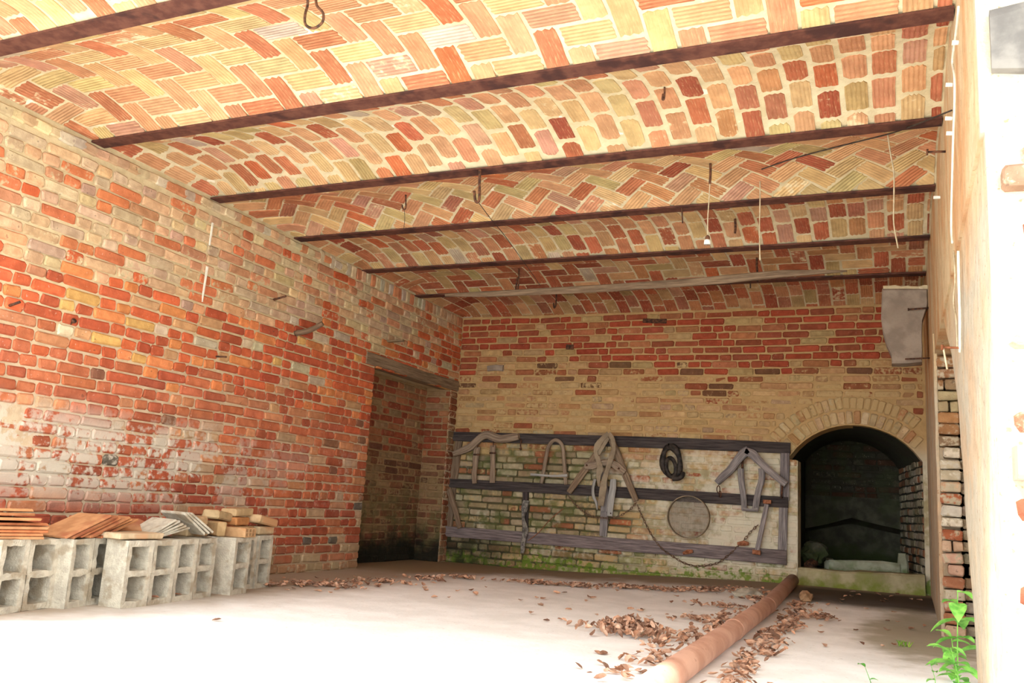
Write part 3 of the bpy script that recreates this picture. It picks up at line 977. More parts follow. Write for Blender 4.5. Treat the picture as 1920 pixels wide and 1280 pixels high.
TV = {}
class Bay:
    def __init__(self, i):
        self.i = i
        self.y0 = BEAMS[i] + (0.045 if i else 0.02)
        self.y1 = BEAMS[i + 1] - (0.045 if i < 6 else 0.0)
        self.half = (self.y1 - self.y0) / 2
        self.ym = (self.y0 + self.y1) / 2
        self.R = self.half / math.sin(THETA)
        self.zc = ZC + 0.016 - self.R * math.cos(THETA)
    def z(self, x, y, off=0.0):
        t = min(abs(y - self.ym), self.half)
        s = self.half - min(max(x - XL, 0), self.half)
        q = max(t, s)
        return self.zc + math.sqrt(max(0.0, (self.R - off) ** 2 - q * q))
def tile_obj(bay, ceil, poly2, ang, centre, R, pal, proud, smear, variant=None):
    cx, cy = centre
    ca, sa = math.cos(ang), math.sin(ang)
    shared = variant is not None
    col = pick(R, pal)
    if shared:
        k = (round(bay.R, 3), round(ang, 3), variant)
        me = TV.get(k)
        # bent frame: centre on the arc, arc length measured round the axis
        if me is None:
            v, g = [], []
            n = len(poly2)
            for layer, rr_ in ((0, bay.R - proud), (1, bay.R + 0.012)):
                for (a, b) in poly2:
                    u, w = ca * a - sa * b, sa * a + ca * b
                    ph = w / bay.R
                    v.append((u, rr_ * math.sin(ph), rr_ * math.cos(ph) - bay.R))
                    g.append((a, b, 0))
            fs = [tuple(range(n))[::-1]] + [(i, (i + 1) % n, n + (i + 1) % n, n + i) for i in range(n)]
            me = MB().add(v, fs, g).mesh('tile')
            me.materials.append(M_VT)
            TV[k] = me
        o = bpy.data.objects.new('tile', me)
        COL.objects.link(o)
        ph = math.asin(max(-1, min(1, (cy - bay.ym) / bay.R)))
        o.location = (cx, cy, bay.zc + bay.R * math.cos(ph))
        o.rotation_euler = (-ph, 0, 0)
    else:
        v, g = [], []
        n = len(poly2)
        for layer, off in ((0, proud), (1, -0.012)):
            for (x, y) in poly2:
                v.append((x, y, bay.z(x, y, off)))
                dx, dy = x - cx, y - cy
                g.append((ca * dx + sa * dy, -sa * dx + ca * dy, 0))
        mx = (cx, cy, bay.z(cx, cy))
        fs = [tuple(range(n))[::-1]] + [(i, (i + 1) % n, n + (i + 1) % n, n + i) for i in range(n)]
        m = MB().add(v, fs, g)
        me = m.mesh('tile', mx)
        me.materials.append(M_VT)
        o = bpy.data.objects.new('tile', me)
        COL.objects.link(o)
        o.location = mx
    o.parent = ceil
    o.color = (col[0], col[1], col[2], smear)
    return o

def tiles_for(bay, style, L, W, jt, R):
    """list of (centre, angle, L, W)"""
    out = []
    if style == 'run':
        nx = int((XR - XL) / (W + jt)) + 1
        for i in range(nx):
            x = XL + (i + 0.5) * (W + jt)
            y = bay.y0 - R.uniform(0, 1) * 0.03 - (0.5 * (L + jt) if i % 2 else 0)
            y += 0.06 * R.uniform(-1, 1)
            while y < bay.y1:
                l = L * R.uniform(0.9, 1.08)
                out.append(((x + R.uniform(-.003, .003), y + l / 2), math.pi / 2, l, W * R.uniform(0.94, 1.05)))
                y += l + jt * R.uniform(0.7, 1.6)
    else:
        P_ = W + jt
        rot = 0 if style == 'herr' else math.pi / 4
        cr, sr = math.cos(rot), math.sin(rot)
        cx, cy = (XL + XR) / 2, bay.ym
        for j in range(-34, 35):
            for m in range(-12, 13):
                for (ox, oy, an, ex, ey) in ((j + 4 * m, j, 0, 1.0, 0.5), (j + 3 + 4 * m, j, math.pi / 2, 0.5, 1.0)):
                    x, y = (ox + ex) * P_, (oy + ey) * P_
                    gx_, gy_ = cx + cr * x - sr * y, cy + sr * x + cr * y
                    if XL - 0.2 < gx_ < XR + 0.2 and bay.y0 - 0.2 < gy_ < bay.y1 + 0.2:
                        out.append(((gx_ + R.uniform(-.003, .003), gy_ + R.uniform(-.003, .003)), an + rot + R.uniform(-.02, .02) * 0, 2 * P_ - jt, W))
    return out

STY = [('run', 0.235, 0.108, 0.018), ('herr', 0.24, 0.112, 0.018), ('run', 0.212, 0.104, 0.028), ('diag', 0.24, 0.104, 0.016),
       ('run', 0.22, 0.104, 0.022), ('herr', 0.24, 0.108, 0.018), ('run', 0.235, 0.112, 0.014)]
RND = [0.4, 0.4, 1.3, 0.4, 1.2, 0.6, 0.25]
for i in range(7):
    bay = Bay(i)
    R = random.Random(100 + i)
    mb = MB()
    xs = np.concatenate([np.linspace(XL - 0.02, XL + bay.half, 10), np.linspace(XL + bay.half + 0.1, XR + 0.06, 30)])
    ys = np.linspace(bay.y0 - 0.03, bay.y1 + (0.03 if i < 6 else 0.02), 17)
    v = [(x, y, bay.z(x, min(max(y, bay.y0), bay.y1)) + 0.0015 * nz(x, y, i, 8)) for y in ys for x in xs]
    nx_ = len(xs)
    fs = [(j * nx_ + k, (j + 1) * nx_ + k, (j + 1) * nx_ + k + 1, j * nx_ + k + 1) for j in range(16) for k in range(nx_ - 1)]
    mb.add(v, fs)
    ce = struct(mb.build('ceiling', M_VM, smooth=True, keep=True))
    style, L, W, jt = STY[i]
    redf = [0.0, 0.0, 0.05, 0.12, 0.3, 0.55, 0.85][i]
    var = {}
    for (c, an, l, w) in tiles_for(bay, style, L, W, jt, R):
        smear = R.uniform(0.0, 0.38) if R.random() < 0.9 else R.uniform(0.4, 0.65)
        redness = redf + (0.25 if c[0] > -1.0 and i in (2, 4) else 0)
        pal = VT_RED if R.random() < redness else VT_PAL
        k = R.randrange(8)
        P2 = jag_rect(l, w, random.Random(int(an * 100) + k * 13 + i), RND[i])
        ca, sa = math.cos(an), math.sin(an)
        wp = [(c[0] + ca * a - sa * b, c[1] + sa * a + ca * b) for a, b in P2]
        xa, xb, ya, yb = XL + 0.012, XR - 0.012, bay.y0 + 0.004, bay.y1 - 0.004
        full = all(xa <= p[0] <= xb and ya <= p[1] <= yb for p in wp)
        if full and c[0] > XL + bay.half + 0.15:
            if style == 'run':
                kk = k
                P2 = jag_rect(L, W, random.Random(k * 13 + i), RND[i])
                o = tile_obj(bay, ce, P2, an, c, R, pal, 0.004, smear, kk)
                o.scale = (w / W, l / L, 1)
            else:
                tile_obj(bay, ce, P2, an, c, R, pal, 0.004, smear, k)
        else:
            wp = clip(wp, xa, xb, ya, yb)
            if len(wp) < 3 or area(wp) < 0.0012:
                continue
            cc = (sum(p[0] for p in wp) / len(wp), sum(p[1] for p in wp) / len(wp))
            tile_obj(bay, ce, wp, an, cc, R, pal, 0.004, smear)
mb = MB().box(XL - 0.42, XR + 0.6, 2.1, YB + 0.3, ZC + 0.17, ZC + 0.3)  # unseen slab added over the vaults to block the sky light
struct(mb.build('sky_block_roof', M_SKYBLOCK, keep=True))
ORD = ['cut off by the top left corner of the frame', 'second from the camera', 'third from the camera, above the big hook',
       'fourth from the camera', 'fifth from the camera', 'farthest from the camera, next to the back wall']
for i in range(6):
    y = BEAMS[i + 1]
    mb = MB()
    x0, x1 = XL + 0.004, XR - 0.004
    mb.box(x0, x1, y - 0.05, y + 0.05, ZC, ZC + 0.011)
    mb.box(x0, x1, y - 0.004, y + 0.004, ZC + 0.011, ZC + 0.125)
    mb.box(x0, x1, y - 0.05, y + 0.05, ZC + 0.125, ZC + 0.135)
    tag(mb.build('steel_beam', M_BEAM), 'rust-brown steel ceiling beam, ' + ORD[i], 'beam', 'ceiling beams')

# ------------------------------------------------------------------ harness rack on the back wall
def B(px, py, d):
    return pl(px, py, 1, YB - d)
NB = (0, 1, 0)
def m_per_px(px, py, d):
    return np.linalg.norm(B(px + 1, py, d) - B(px, py, d))
def wbar(pts, w, thick, d, mat, name, parent=None, k=4, rnd=0.35, wob=0.03, col=None):
    """wooden bar through photo points on the plane d in front of the wall; widths in photo pixels"""
    P_ = [B(p[0], p[1], p[2] if len(p) > 2 else d) for p in pts]
    sc = m_per_px(pts[0][0], pts[0][1], d) * 0.95
    if len(P_) > 2:
        Q = spline(P_, k)
    else:
        Q = [P_[0] + (P_[1] - P_[0]) * t for t in np.linspace(0, 1, 7)]
    ws = w if isinstance(w, (list, tuple)) else [w, w]
    o = MB().bar(Q, [x * sc for x in lerp_list(ws, len(Q))], thick, NB, rnd=rnd, wob=wob).build(name, mat, parent)
    if col: o.color = col
    return o
t = empty('harness_rack', (-2.8, YB - 0.03, 0.4), 'weathered wooden wall rack of three long rails on the back wall', 'rack')
wbar([(850, 818), (1060, 824), (1270, 831), (1482, 840)], [16, 17, 17, 16], 0.035, 0.03, M_WOODD, 'rail', t, rnd=0.15, wob=0.02)
wbar([(842, 905), (1060, 917), (1270, 929), (1478, 942)], [15, 17, 17, 16], 0.035, 0.03, M_WOODD, 'rail', t, rnd=0.15, wob=0.02)
wbar([(830, 995), (1050, 1012), (1270, 1029), (1475, 1045)], [17, 19, 20, 21], 0.05, 0.035, M_WOODD, 'rail', t, rnd=0.12, wob=0.02, col=(3.3, 3.3, 3.4, 1))
wbar([(1472, 846), (1471, 938)], [18, 18], 0.03, 0.028, M_WOODG, 'post', t, rnd=0.15, col=(0.8, 0.78, 0.8, 1))
wbar([(1469, 951), (1467, 1036)], [17, 17], 0.03, 0.028, M_WOODG, 'post', t, rnd=0.15)
wbar([(861, 826), (850, 900)], [13, 15], 0.03, 0.028, M_WOODB, 'post', t, rnd=0.15, col=(0.7, 0.65, 0.6, 1))
wbar([(849, 912), (840, 988)], [13, 16], 0.03, 0.028, M_WOODB, 'post', t, rnd=0.15, col=(0.7, 0.66, 0.62, 1))
wbar([(986, 910), (985, 1000)], [11, 10], 0.03, 0.028, M_WOODD, 'post', t, rnd=0.15)
wbar([(1136, 925), (1131, 1005)], [17, 14], 0.03, 0.028, M_WOODG, 'post', t, rnd=0.15)

def iron(pts, rad, name, parent, mat=M_IRON, d=0.06, sides=6, k=4):
    P_ = [B(p[0], p[1], p[2] if len(p) > 2 else d) for p in pts]
    Q = spline(P_, k) if len(P_) > 2 else P_
    return MB().tube(Q, rad, sides).build(name, mat, parent, smooth=True)

t = empty('ox_yoke', B(910, 820, 0.07), 'brown curved wooden yoke with two hanging straight bows, at the left end of the rack', 'yoke')
wbar([(851, 851), (866, 845), (882, 838), (894, 827), (905, 818), (916, 815), (928, 820), (940, 823), (956, 821), (973, 818)], [9, 11, 13, 12, 12, 13, 14, 14, 13, 13, 11], 0.06, 0.09, M_WOODB, 'beam', t, k=3)
bow1 = wbar([(895, 838), (892, 858), (891, 874), (889, 888), (890, 906)], [12, 11, 9, 9, 8], 0.03, 0.075, M_WOODB, 'bow', t, col=(1.05, 1.02, 1.0, 1))
bow2 = wbar([(924, 835), (924, 870), (923, 905)], [10, 9, 10], 0.028, 0.075, M_WOODB, 'bow', t, col=(1.05, 1.02, 1.0, 1))
iron([(896, 822, 0.08), (895, 840, 0.085)], 0.007, 'pin', t)
iron([(925, 822, 0.08), (925, 838, 0.085)], 0.007, 'pin', t)
iron([(888, 852, 0.095), (900, 852, 0.095)], 0.009, 'band', bow1)
iron([(918, 849, 0.095), (930, 849, 0.095)], 0.009, 'band', bow2)
iron([(972, 822), (977, 825), (976, 834), (977, 843), (974, 840)], 0.008, 'hook', t, d=0.08)

t = empty('bow_frame', B(1037, 900, 0.05), 'U-shaped bent wooden bow with a thin pale crosspiece, right of the left yoke', 'bow')
Q = spline([B(*p, 0.078) for p in [(1015, 906), (1020, 880), (1025, 850), (1029, 836), (1036, 827), (1043, 825), (1050, 829), (1055, 838), (1057, 856), (1059, 882), (1061, 908)]], 4)
o = MB().tube(Q, 0.021, 9).build('bent_bow', M_WOODB, t, smooth=True)
wbar([(995, 889), (1020, 891), (1040, 892), (1064, 891)], [5, 4, 4, 5], 0.02, 0.105, M_WOODW, 'crosspiece', t)

t = empty('ox_harness', B(1135, 880, 0.08), 'wooden A-shaped harness frame hung with straps at the middle of the rack', 'harness')
wbar([(1140, 817), (1124, 842), (1108, 866), (1088, 893), (1067, 923)], [10, 12, 12, 13, 10], 0.04, 0.085, M_WOODB, 'leg', t, col=(0.85, 0.78, 0.7, 1))
wbar([(1143, 817), (1156, 846), (1168, 878), (1180, 908), (1193, 939)], [10, 12, 12, 12, 10], 0.04, 0.085, M_WOODB, 'leg', t, col=(0.85, 0.8, 0.74, 1))
wbar([(1097, 873), (1110, 872), (1128, 868), (1146, 868), (1158, 875), (1172, 886)], [12, 15, 11, 11, 14, 10], 0.04, 0.125, M_WOODB, 'crosspiece', t)
cross = [c for c in t.children if c.name.startswith('crosspiece')][0]
for q in ((1100, 872), (1160, 878)):
    iron([(q[0], q[1], 0.12), (q[0], q[1], 0.155)], 0.011, 'bolt', cross)
wbar([(1150, 898), (1149, 915), (1146, 935), (1143, 967)], [11, 13, 13, 10], 0.025, 0.10, M_WOODW, 'board', t)
board0 = [c for c in t.children if c.name.startswith('board')][0]
wbar([(1131, 885), (1134, 930), (1132, 958)], [9, 14, 12], 0.03, 0.075, M_WOODG, 'board', t, col=(1.1, 1.1, 1.1, 1))
wbar([(1116, 898), (1112, 915), (1113, 930), (1118, 942), (1120, 955)], [6, 5, 6, 5, 2], 0.02, 0.10, M_WOODW, 'curved_stave', t, col=(0.9, 0.9, 0.88, 1))
for q in ((1145, 962),):
    iron([(q[0], q[1], 0.108), (q[0], q[1], 0.122)], 0.008, 'nail', board0)
def strap(pts, ws, name, parent, mat, col=None):
    P_ = spline([B(*p) for p in pts], 4)
    sc = m_per_px(pts[0][0], pts[0][1], 0.1)
    o = MB().bar(P_, [w * sc for w in lerp_list(ws, len(P_))], 0.008, NB, rnd=0.3, wob=0.06).build(name, mat, parent)
    if col: o.color = col
    return o
t = empty('leather_strap', B(1135, 870, 0.14), 'long folded leather strap with a punched end, looped over the middle harness frame', 'strap')
strap([(1141, 812, 0.15), (1130, 822, 0.16), (1120, 836, 0.165), (1117, 848, 0.16), (1122, 864, 0.165), (1125, 878, 0.17), (1122, 893, 0.165), (1123, 912, 0.15)], [8, 9, 12, 7, 9, 12, 8, 3], 'loop', t, M_LEATH)
strap([(1141, 812, 0.15), (1148, 822, 0.16), (1151, 838, 0.165), (1147, 854, 0.16), (1142, 870, 0.165), (1138, 884, 0.165), (1133, 900, 0.165), (1130, 920, 0.16), (1126, 948, 0.15)], [8, 8, 7, 10, 9, 8, 10, 13, 10], 'punched_end', t, M_LEATH)
strap([(1122, 852, 0.15), (1130, 835, 0.15), (1140, 820, 0.15)], [6, 9, 8], 'fold', t, M_LEATH)

def chain_mb(pts, L=0.034, r=0.0032, w=0.009):
    """links along the polyline (world points)"""
    pts = [np.array(p, float) for p in pts]
    mb_ = MB()
    seg = [np.linalg.norm(pts[i + 1] - pts[i]) for i in range(len(pts) - 1)]
    tot = sum(seg)
    cum = np.concatenate([[0], np.cumsum(seg)])
    def at_(s):
        i = min(len(seg) - 1, int(np.searchsorted(cum, s) - 1 if s > 0 else 0))
        i = max(0, i)
        return pts[i] + (pts[i + 1] - pts[i]) * (s - cum[i]) / seg[i]
    n = int(tot / (L * 0.8))
    for i in range(n):
        a, b = at_(i * tot / n), at_(min(tot, i * tot / n + L * 1.05))
        T = nrm(b - a)
        side = nrm(np.cross(T, (0, 1, 0.3))) if i % 2 else nrm(np.cross(T, np.cross(T, (0, 1, 0.3))))
        ring = []
        for k in range(9):
            an = 2 * math.pi * k / 8
            ring.append((a + b) / 2 + T * (L * 0.55) * math.cos(an) + side * w * math.sin(an))
        mb_.tube(ring, r, 4, cap=False)
    return mb_
def chain(pts, label, L=0.04):
    P_ = spline([B(*p) for p in pts], 5)
    return tag(chain_mb(P_, L).build('iron_chain', M_CHAIN), label, 'chain')
chain([(1065, 928, 0.1), (1083, 950, 0.06), (1108, 967, 0.09), (1126, 970, 0.13), (1141, 971, 0.13), (1160, 968, 0.09), (1182, 954, 0.06), (1193, 942, 0.1)], 'rusty chain sagging between the two legs of the middle harness frame', 0.034)
chain([(1195, 946, 0.08), (1204, 968, 0.04), (1222, 1003, 0.04), (1240, 1027, 0.075), (1262, 1043, 0.075), (1285, 1056, 0.04), (1309, 1061, 0.03), (1342, 1056, 0.04), (1360, 1045, 0.075), (1389, 1019, 0.05), (1408, 996, 0.04), (1421, 984, 0.06)], 'long rusty chain looping below the bottom rail towards the right', 0.04)
iron([(1056, 953, 0.03), (1030, 975, 0.03), (1010, 998, 0.07), (990, 1013, 0.075)], 0.004, 'iron_wire', None, M_RUST)
tag(bpy.data.objects['iron_wire'], 'thin rusty wire running down to the bottom rail by the hanging rag', 'wire')
o = MB().bar([B(1383, 1019, 0.06), B(1395, 1018, 0.065), B(1404, 1019, 0.06)], [0.03, 0.05, 0.03], 0.03, NB, rnd=0.5).build('rusty_lug', M_RUST)
tag(o, 'rusty iron lug beside the right-hand end of the long chain', 'iron lug')
o = MB().bar([B(1281, 1037, 0.075), B(1290, 1034, 0.08), B(1299, 1033, 0.075)], [0.025, 0.045, 0.03], 0.03, NB, rnd=0.5).build('bolt_head', M_RUST)
tag(o, 'rusty bolt on the bottom rail under the round sieve', 'bolt')

t = empty('horse_collar', B(1262, 865, 0.08), 'black leather horse collar hanging from the top rail', 'collar')
def oval(cx, cy, rx, ry, d, n=22, a0=0, a1=2 * math.pi, tilt=0.0):
    out = []
    for i in range(n + 1):
        a = a0 + (a1 - a0) * i / n
        x, y = rx * math.sin(a), -ry * math.cos(a)
        out.append(B(cx + x * math.cos(tilt) - y * math.sin(tilt), cy + x * math.sin(tilt) + y * math.cos(tilt), d + 0.015 * math.sin(a)))
    return out
q = oval(1259, 865, 16, 28, 0.09, tilt=-0.12)
MB().tube(q, [0.032 + 0.008 * math.sin(i * 0.9) for i in range(len(q))], 9, cap=False).build('outer_roll', M_BLACK, t, smooth=True)
q = oval(1258, 876, 9, 18, 0.12, tilt=-0.15)
MB().tube(q, 0.021, 8, cap=False).build('inner_roll', M_BLACK, t, smooth=True).color = (1.4, 1.3, 1.2, 1)
Q = spline([B(1262, 896, 0.11), B(1272, 896, 0.12), B(1279, 892, 0.12), B(1281, 885, 0.11)], 4)
MB().tube(Q, [0.03, 0.03, 0.028, 0.028, 0.026, 0.026, 0.025, 0.025, 0.024, 0.024, 0.022, 0.022, 0.02][:len(Q)], 8).build('curled_end', M_BLACK, t, smooth=True)

t = empty('branch_yoke', B(1405, 860, 0.08), 'grey forked-branch yoke with two hanging bows, at the right end of the rack', 'yoke')
wbar([(1344, 905), (1356, 893), (1370, 880), (1382, 864), (1393, 851), (1404, 844)], [11, 14, 15, 16, 18, 17], 0.07, 0.10, M_WOODG, 'branch', t)
wbar([(1398, 845), (1412, 852), (1424, 865), (1440, 880), (1456, 894), (1474, 908)], [14, 18, 15, 14, 13, 12], 0.07, 0.10, M_WOODG, 'branch', t, col=(1.15, 1.13, 1.12, 1))
iron([(1398, 838, 0.06), (1399, 848, 0.09)], 0.006, 'pin', t)
wbar([(1389, 878), (1390, 900), (1394, 930), (1396, 957)], [12, 12, 11, 11], 0.035, 0.075, M_WOODG, 'bow', t)
wbar([(1428, 878), (1428, 900), (1421, 925), (1416, 958)], [13, 12, 12, 13], 0.035, 0.075, M_WOODG, 'bow', t)
wbar([(1393, 954), (1406, 956), (1421, 955)], [8, 5, 8], 0.03, 0.085, M_WOODG, 'foot', t)
iron([(1392, 862, 0.09), (1392, 880, 0.08)], 0.012, 'pin', t)
MB().tube(oval(1347, 917, 3, 7, 0.085, 10), 0.005, 5, cap=False).build('link', M_IRON, t)
MB().tube(oval(1350, 926, 2, 6, 0.085, 10), 0.005, 5, cap=False).build('link', M_IRON, t)
iron([(1467, 907, 0.085), (1466, 918, 0.075), (1465, 934, 0.07)], 0.009, 'hook', t)

t = empty('hub_bar', B(1430, 990, 0.07), 'thin grey wooden bar with rusty iron caps, leaning right of the sieve', 'bar')
hb = wbar([(1438, 945), (1419, 1035)], [9, 9], 0.025, 0.075, M_WOODG, 'bar', t, rnd=0.2, col=(1.15, 1.13, 1.13, 1))
wbar([(1431, 940), (1446, 941)], [8, 8], 0.04, 0.08, M_RUST, 'cap', hb)
wbar([(1411, 1034), (1426, 1036)], [9, 9], 0.04, 0.085, M_RUST, 'cap', hb)

t = empty('round_sieve', B(1291, 969, 0.06), 'round wooden sieve hoop with fine mesh hung below the middle rail', 'sieve')
c0 = B(1291, 969, 0.095)
rx = np.linalg.norm(B(1331, 969, 0.065) - B(1251, 969, 0.065)) / 2
rx = rx * 0.985
ring = MB()
ns = 44
secs = [(rx - 0.008, 0.03), (rx, 0.03), (rx, -0.035), (rx - 0.008, -0.035)]
v, fs = [], []
for i in range(ns):
    a = 2 * math.pi * i / ns
    for (rr_, dy) in secs:
        v.append((c0[0] + rr_ * math.cos(a), c0[1] + dy, c0[2] + rr_ * math.sin(a)))
for i in range(ns):
    j = (i + 1) % ns
    for k in range(4):
        fs.append((i * 4 + k, j * 4 + k, j * 4 + (k + 1) % 4, i * 4 + (k + 1) % 4))
ring.add(v, fs)
ring.build('hoop', M_LEATH, t)
net = MB()
st = 0.0075
k = int(rx / st)
for i in range(-k, k + 1):
    s = i * st
    hlen = math.sqrt(max(0, (rx - 0.008) ** 2 - s * s))
    for (a, b) in (((s, -hlen), (s, hlen)), ((-hlen, s), (hlen, s))):
        w = 0.0008
        dx, dz = (w, 0) if a[0] == b[0] else (0, w)
        y = c0[1] + 0.02
        net.add([(c0[0] + a[0] - dx, y, c0[2] + a[1] - dz), (c0[0] + a[0] + dx, y, c0[2] + a[1] + dz),
                 (c0[0] + b[0] + dx, y, c0[2] + b[1] + dz), (c0[0] + b[0] - dx, y, c0[2] + b[1] - dz)], [(0, 1, 2, 3)])
o = net.build('wire_mesh', M_SIEVE, t)
o['kind'] = 'stuff'

o = wbar([(842, 917), (850, 945), (856, 965), (862, 990)], [10, 10, 9, 8], 0.03, 0.085, M_WOODB, 'wooden_stake', None, col=(0.8, 0.72, 0.66, 1))
tag(o, 'short brown stake leaning on the rack at its lower left', 'stake')
mb = MB()
Q = spline([B(986, 938, 0.065), B(984, 955, 0.075), B(981, 975, 0.08), B(984, 995, 0.085), B(982, 1012, 0.09), B(981, 1028, 0.085), B(977, 1036, 0.08)], 4)
sc = m_per_px(985, 980, 0.07)
for kx, (dx, w0) in enumerate(((-3, 5), (1, 6), (4, 4))):
    PP = [p + np.array([dx * sc * (0.6 + 0.4 * math.sin(i * 0.5 + kx)), -0.012 * math.sin(i * 0.7 + kx * 2), 0]) for i, p in enumerate(Q)]
    mb.bar(PP, [w0 * sc * (0.9 + 0.35 * math.sin(i * 0.45 + kx)) for i in range(len(PP))], 0.018, NB, rnd=0.5, wob=0.1)
tag(mb.build('hanging_rag', M_CLOTH), 'twisted grey rag hanging on the rack post left of the middle', 'rag')

# ------------------------------------------------------------------ cement blocks along the left wall
def block(A, Bp, name_label, depth=0.2, h=0.352, lean=0.0, seed=0, back=True):
    """two-cell block standing on end; A, Bp = front bottom corners"""
    R = random.Random(seed)
    A, Bp = np.array([A[0], A[1], 0.0]), np.array([Bp[0], Bp[1], 0.0])
    u = nrm(Bp - A)
    W = np.linalg.norm(Bp - A)
    n = np.array([u[1], -u[0], 0.0])           # outward, towards the room
    if n[0] < 0: n = -n
    mb_ = MB()
    def pt(a, z, dpt):
        return A + u * a + np.array([0, 0, z]) - n * dpt
    t_ = 0.030
    cells = [(t_, W - t_, 0.032, h / 2 - 0.016), (t_, W - t_, h / 2 + 0.016, h - 0.03)]
    # front face as a grid of quads around the cells, ragged cell rims
    def rim(c, jit):
        a0, a1, z0, z1 = c
        p = []
        k = 5
        for i in range(k): p.append((a0 + (a1 - a0) * i / k, z0))
        for i in range(k): p.append((a1, z0 + (z1 - z0) * i / k))
        for i in range(k): p.append((a1 - (a1 - a0) * i / k, z1))
        for i in range(k): p.append((a0, z1 - (z1 - z0) * i / k))
        return [(a + R.uniform(-jit, jit), z + R.uniform(-jit, jit)) for a, z in p]
    halves = [(0, W, 0, h / 2), (0, W, h / 2, h)]
    for hf, c in zip(halves, cells):
        o_ = rim(hf, 0.0)
        o_ = [(a + (R.uniform(-.003, .003) if 0.01 < z < h - 0.01 else 0), z + (R.uniform(-.0025, .0025) if z in (0, h) else 0)) for a, z in o_]
        i_ = rim(c, 0.0035)
        v_ = [pt(a, z, 0) for a, z in o_] + [pt(a, z, R.uniform(0, 0.004)) for a, z in i_]
        cx_, cz_ = (c[0] + c[1]) / 2, (c[2] + c[3]) / 2
        v_ += [pt(cx_ + (a - cx_) * 0.94, cz_ + (z - cz_) * 0.94, depth - 0.022) for a, z in i_]
        m_ = 20
        fs_ = []
        for i in range(m_):
            j = (i + 1) % m_
            fs_ += [(i, j, m_ + j, m_ + i), (m_ + i, m_ + j, 2 * m_ + j, 2 * m_ + i)]
        fs_.append(tuple(2 * m_ + i for i in range(m_)))
        mb_.add(v_, fs_)
    c8 = [pt(0, 0, 0), pt(W, 0, 0), pt(W, h, 0), pt(0, h, 0), pt(0, 0, depth), pt(W, 0, depth), pt(W, h, depth), pt(0, h, depth)]
    mb_.add(c8, [(0, 4, 5, 1), (1, 5, 6, 2), (2, 6, 7, 3), (3, 7, 4, 0), (5, 4, 7, 6)])
    o_ = mb_.build('cement_block', M_CEM)
    tag(o_, name_label, 'block', 'hollow cement blocks along the left wall')
    return o_
block((-3.955, 2.945), (-3.992, 3.125), 'hollow cement block at the left edge, its middle web broken, under the flat clay slabs', seed=1)
block((-3.998, 3.132), (-4.020, 3.320), 'hollow cement block second from the left, next to the broken one', seed=2)
block((-3.945, 3.338), (-3.985, 3.505), 'hollow cement block third from the left, angled, its left side showing', seed=3)
block((-3.990, 3.512), (-4.010, 3.695), 'hollow cement block set back behind the row, only a dark strip of it showing', seed=4, depth=0.2)
block((-3.79, 3.556), (-3.789, 3.735), 'cement block with a broad pale left side, under the beige slab', seed=5, depth=0.165)
block((-3.794, 3.742), (-3.804, 3.925), 'cement block right of the broad-sided one, dead leaves in its lower cell', seed=6, depth=0.26)
block((-3.812, 3.934), (-3.830, 4.118), 'hollow cement block in the middle of the row of four, below the grey slabs', seed=7, depth=0.26)
block((-3.842, 4.132), (-3.872, 4.318), 'last hollow cement block of the row of four, beside the gap', seed=8, depth=0.26)
block((-3.845, 4.46), (-3.885, 4.655), 'cement block right of the gap with a stained left side, under the holed brick', seed=9, depth=0.30)
block((-4.0, 4.70), (-4.01, 4.862), 'cement block half hidden behind the stained one', seed=10, depth=0.2)
block((-4.0, 4.874), (-4.03, 5.055), 'cement block at the right end of the row', seed=11)

# ---- clay slabs, stones and loose bricks lying on the blocks
def slab_obj(name, mat, centre, size, rot, label, cat, group=None, col=(1, 1, 1, 1), seed=0, irr=0.006, mb_=None):
    R = random.Random(seed)
    bm = bmesh.new()
    bmesh.ops.create_cube(bm, size=1)
    for v_ in bm.verts:
        v_.co = Vector((v_.co.x * size[0] + R.uniform(-irr, irr), v_.co.y * size[1] + R.uniform(-irr, irr), v_.co.z * size[2]))
    bmesh.ops.bevel(bm, geom=bm.edges[:], offset=min(size) * 0.16, segments=1, affect='EDGES')
    M = Matrix.LocRotScale(Vector(centre), __import__('mathutils').Euler(rot), None)
    v = [tuple(M @ q.co) for q in bm.verts]
    g = [tuple(q.co) for q in bm.verts]
    fs = [tuple(x.index for x in fc.verts) for fc in bm.faces]
    bm.free()
    o_ = MB().add(v, fs, g).build(name, mat)
    o_.color = col
    return tag(o_, label, cat, group)
TOPZ = 0.353
rad = math.radians
# flat stack (left)
zz = TOPZ
names = ['bottom', 'second from the bottom', 'third from the bottom', 'fourth from the bottom', 'fourth from the top', 'third from the top', 'second from the top', 'top']
for i in range(8):
    th = 0.0135
    c = [(1, .95, .9, 1), (1.0, .72, .62, 1), (.95, .62, .5, 1), (1, .9, .85, 1), (.9, .6, .5, 1), (1, .85, .75, 1), (.98, .8, .7, 1), (1, .95, .85, 1)][i]
    tilt = 0.0 if i < 5 else rad(-2 - (i - 5) * 1.5)
    slab_obj('clay_slab', M_CLAY, (-4.13 + U(-.02, .02), 3.0 - 0.02 * (i > 4) * (i - 3) + U(-.012, .012), zz + th / 2 + (0.004 if i > 4 else 0)), (0.27, 0.40, th), (0, tilt * 0.6, rad(U(-5, 5) - 12)),
             'thin reddish clay slab, %s of the flat pile at the left' % names[i], 'clay slab', 'flat pile of clay slabs', c, 200 + i, 0.008)
    zz += th + (0.003 if i < 4 else 0.006)
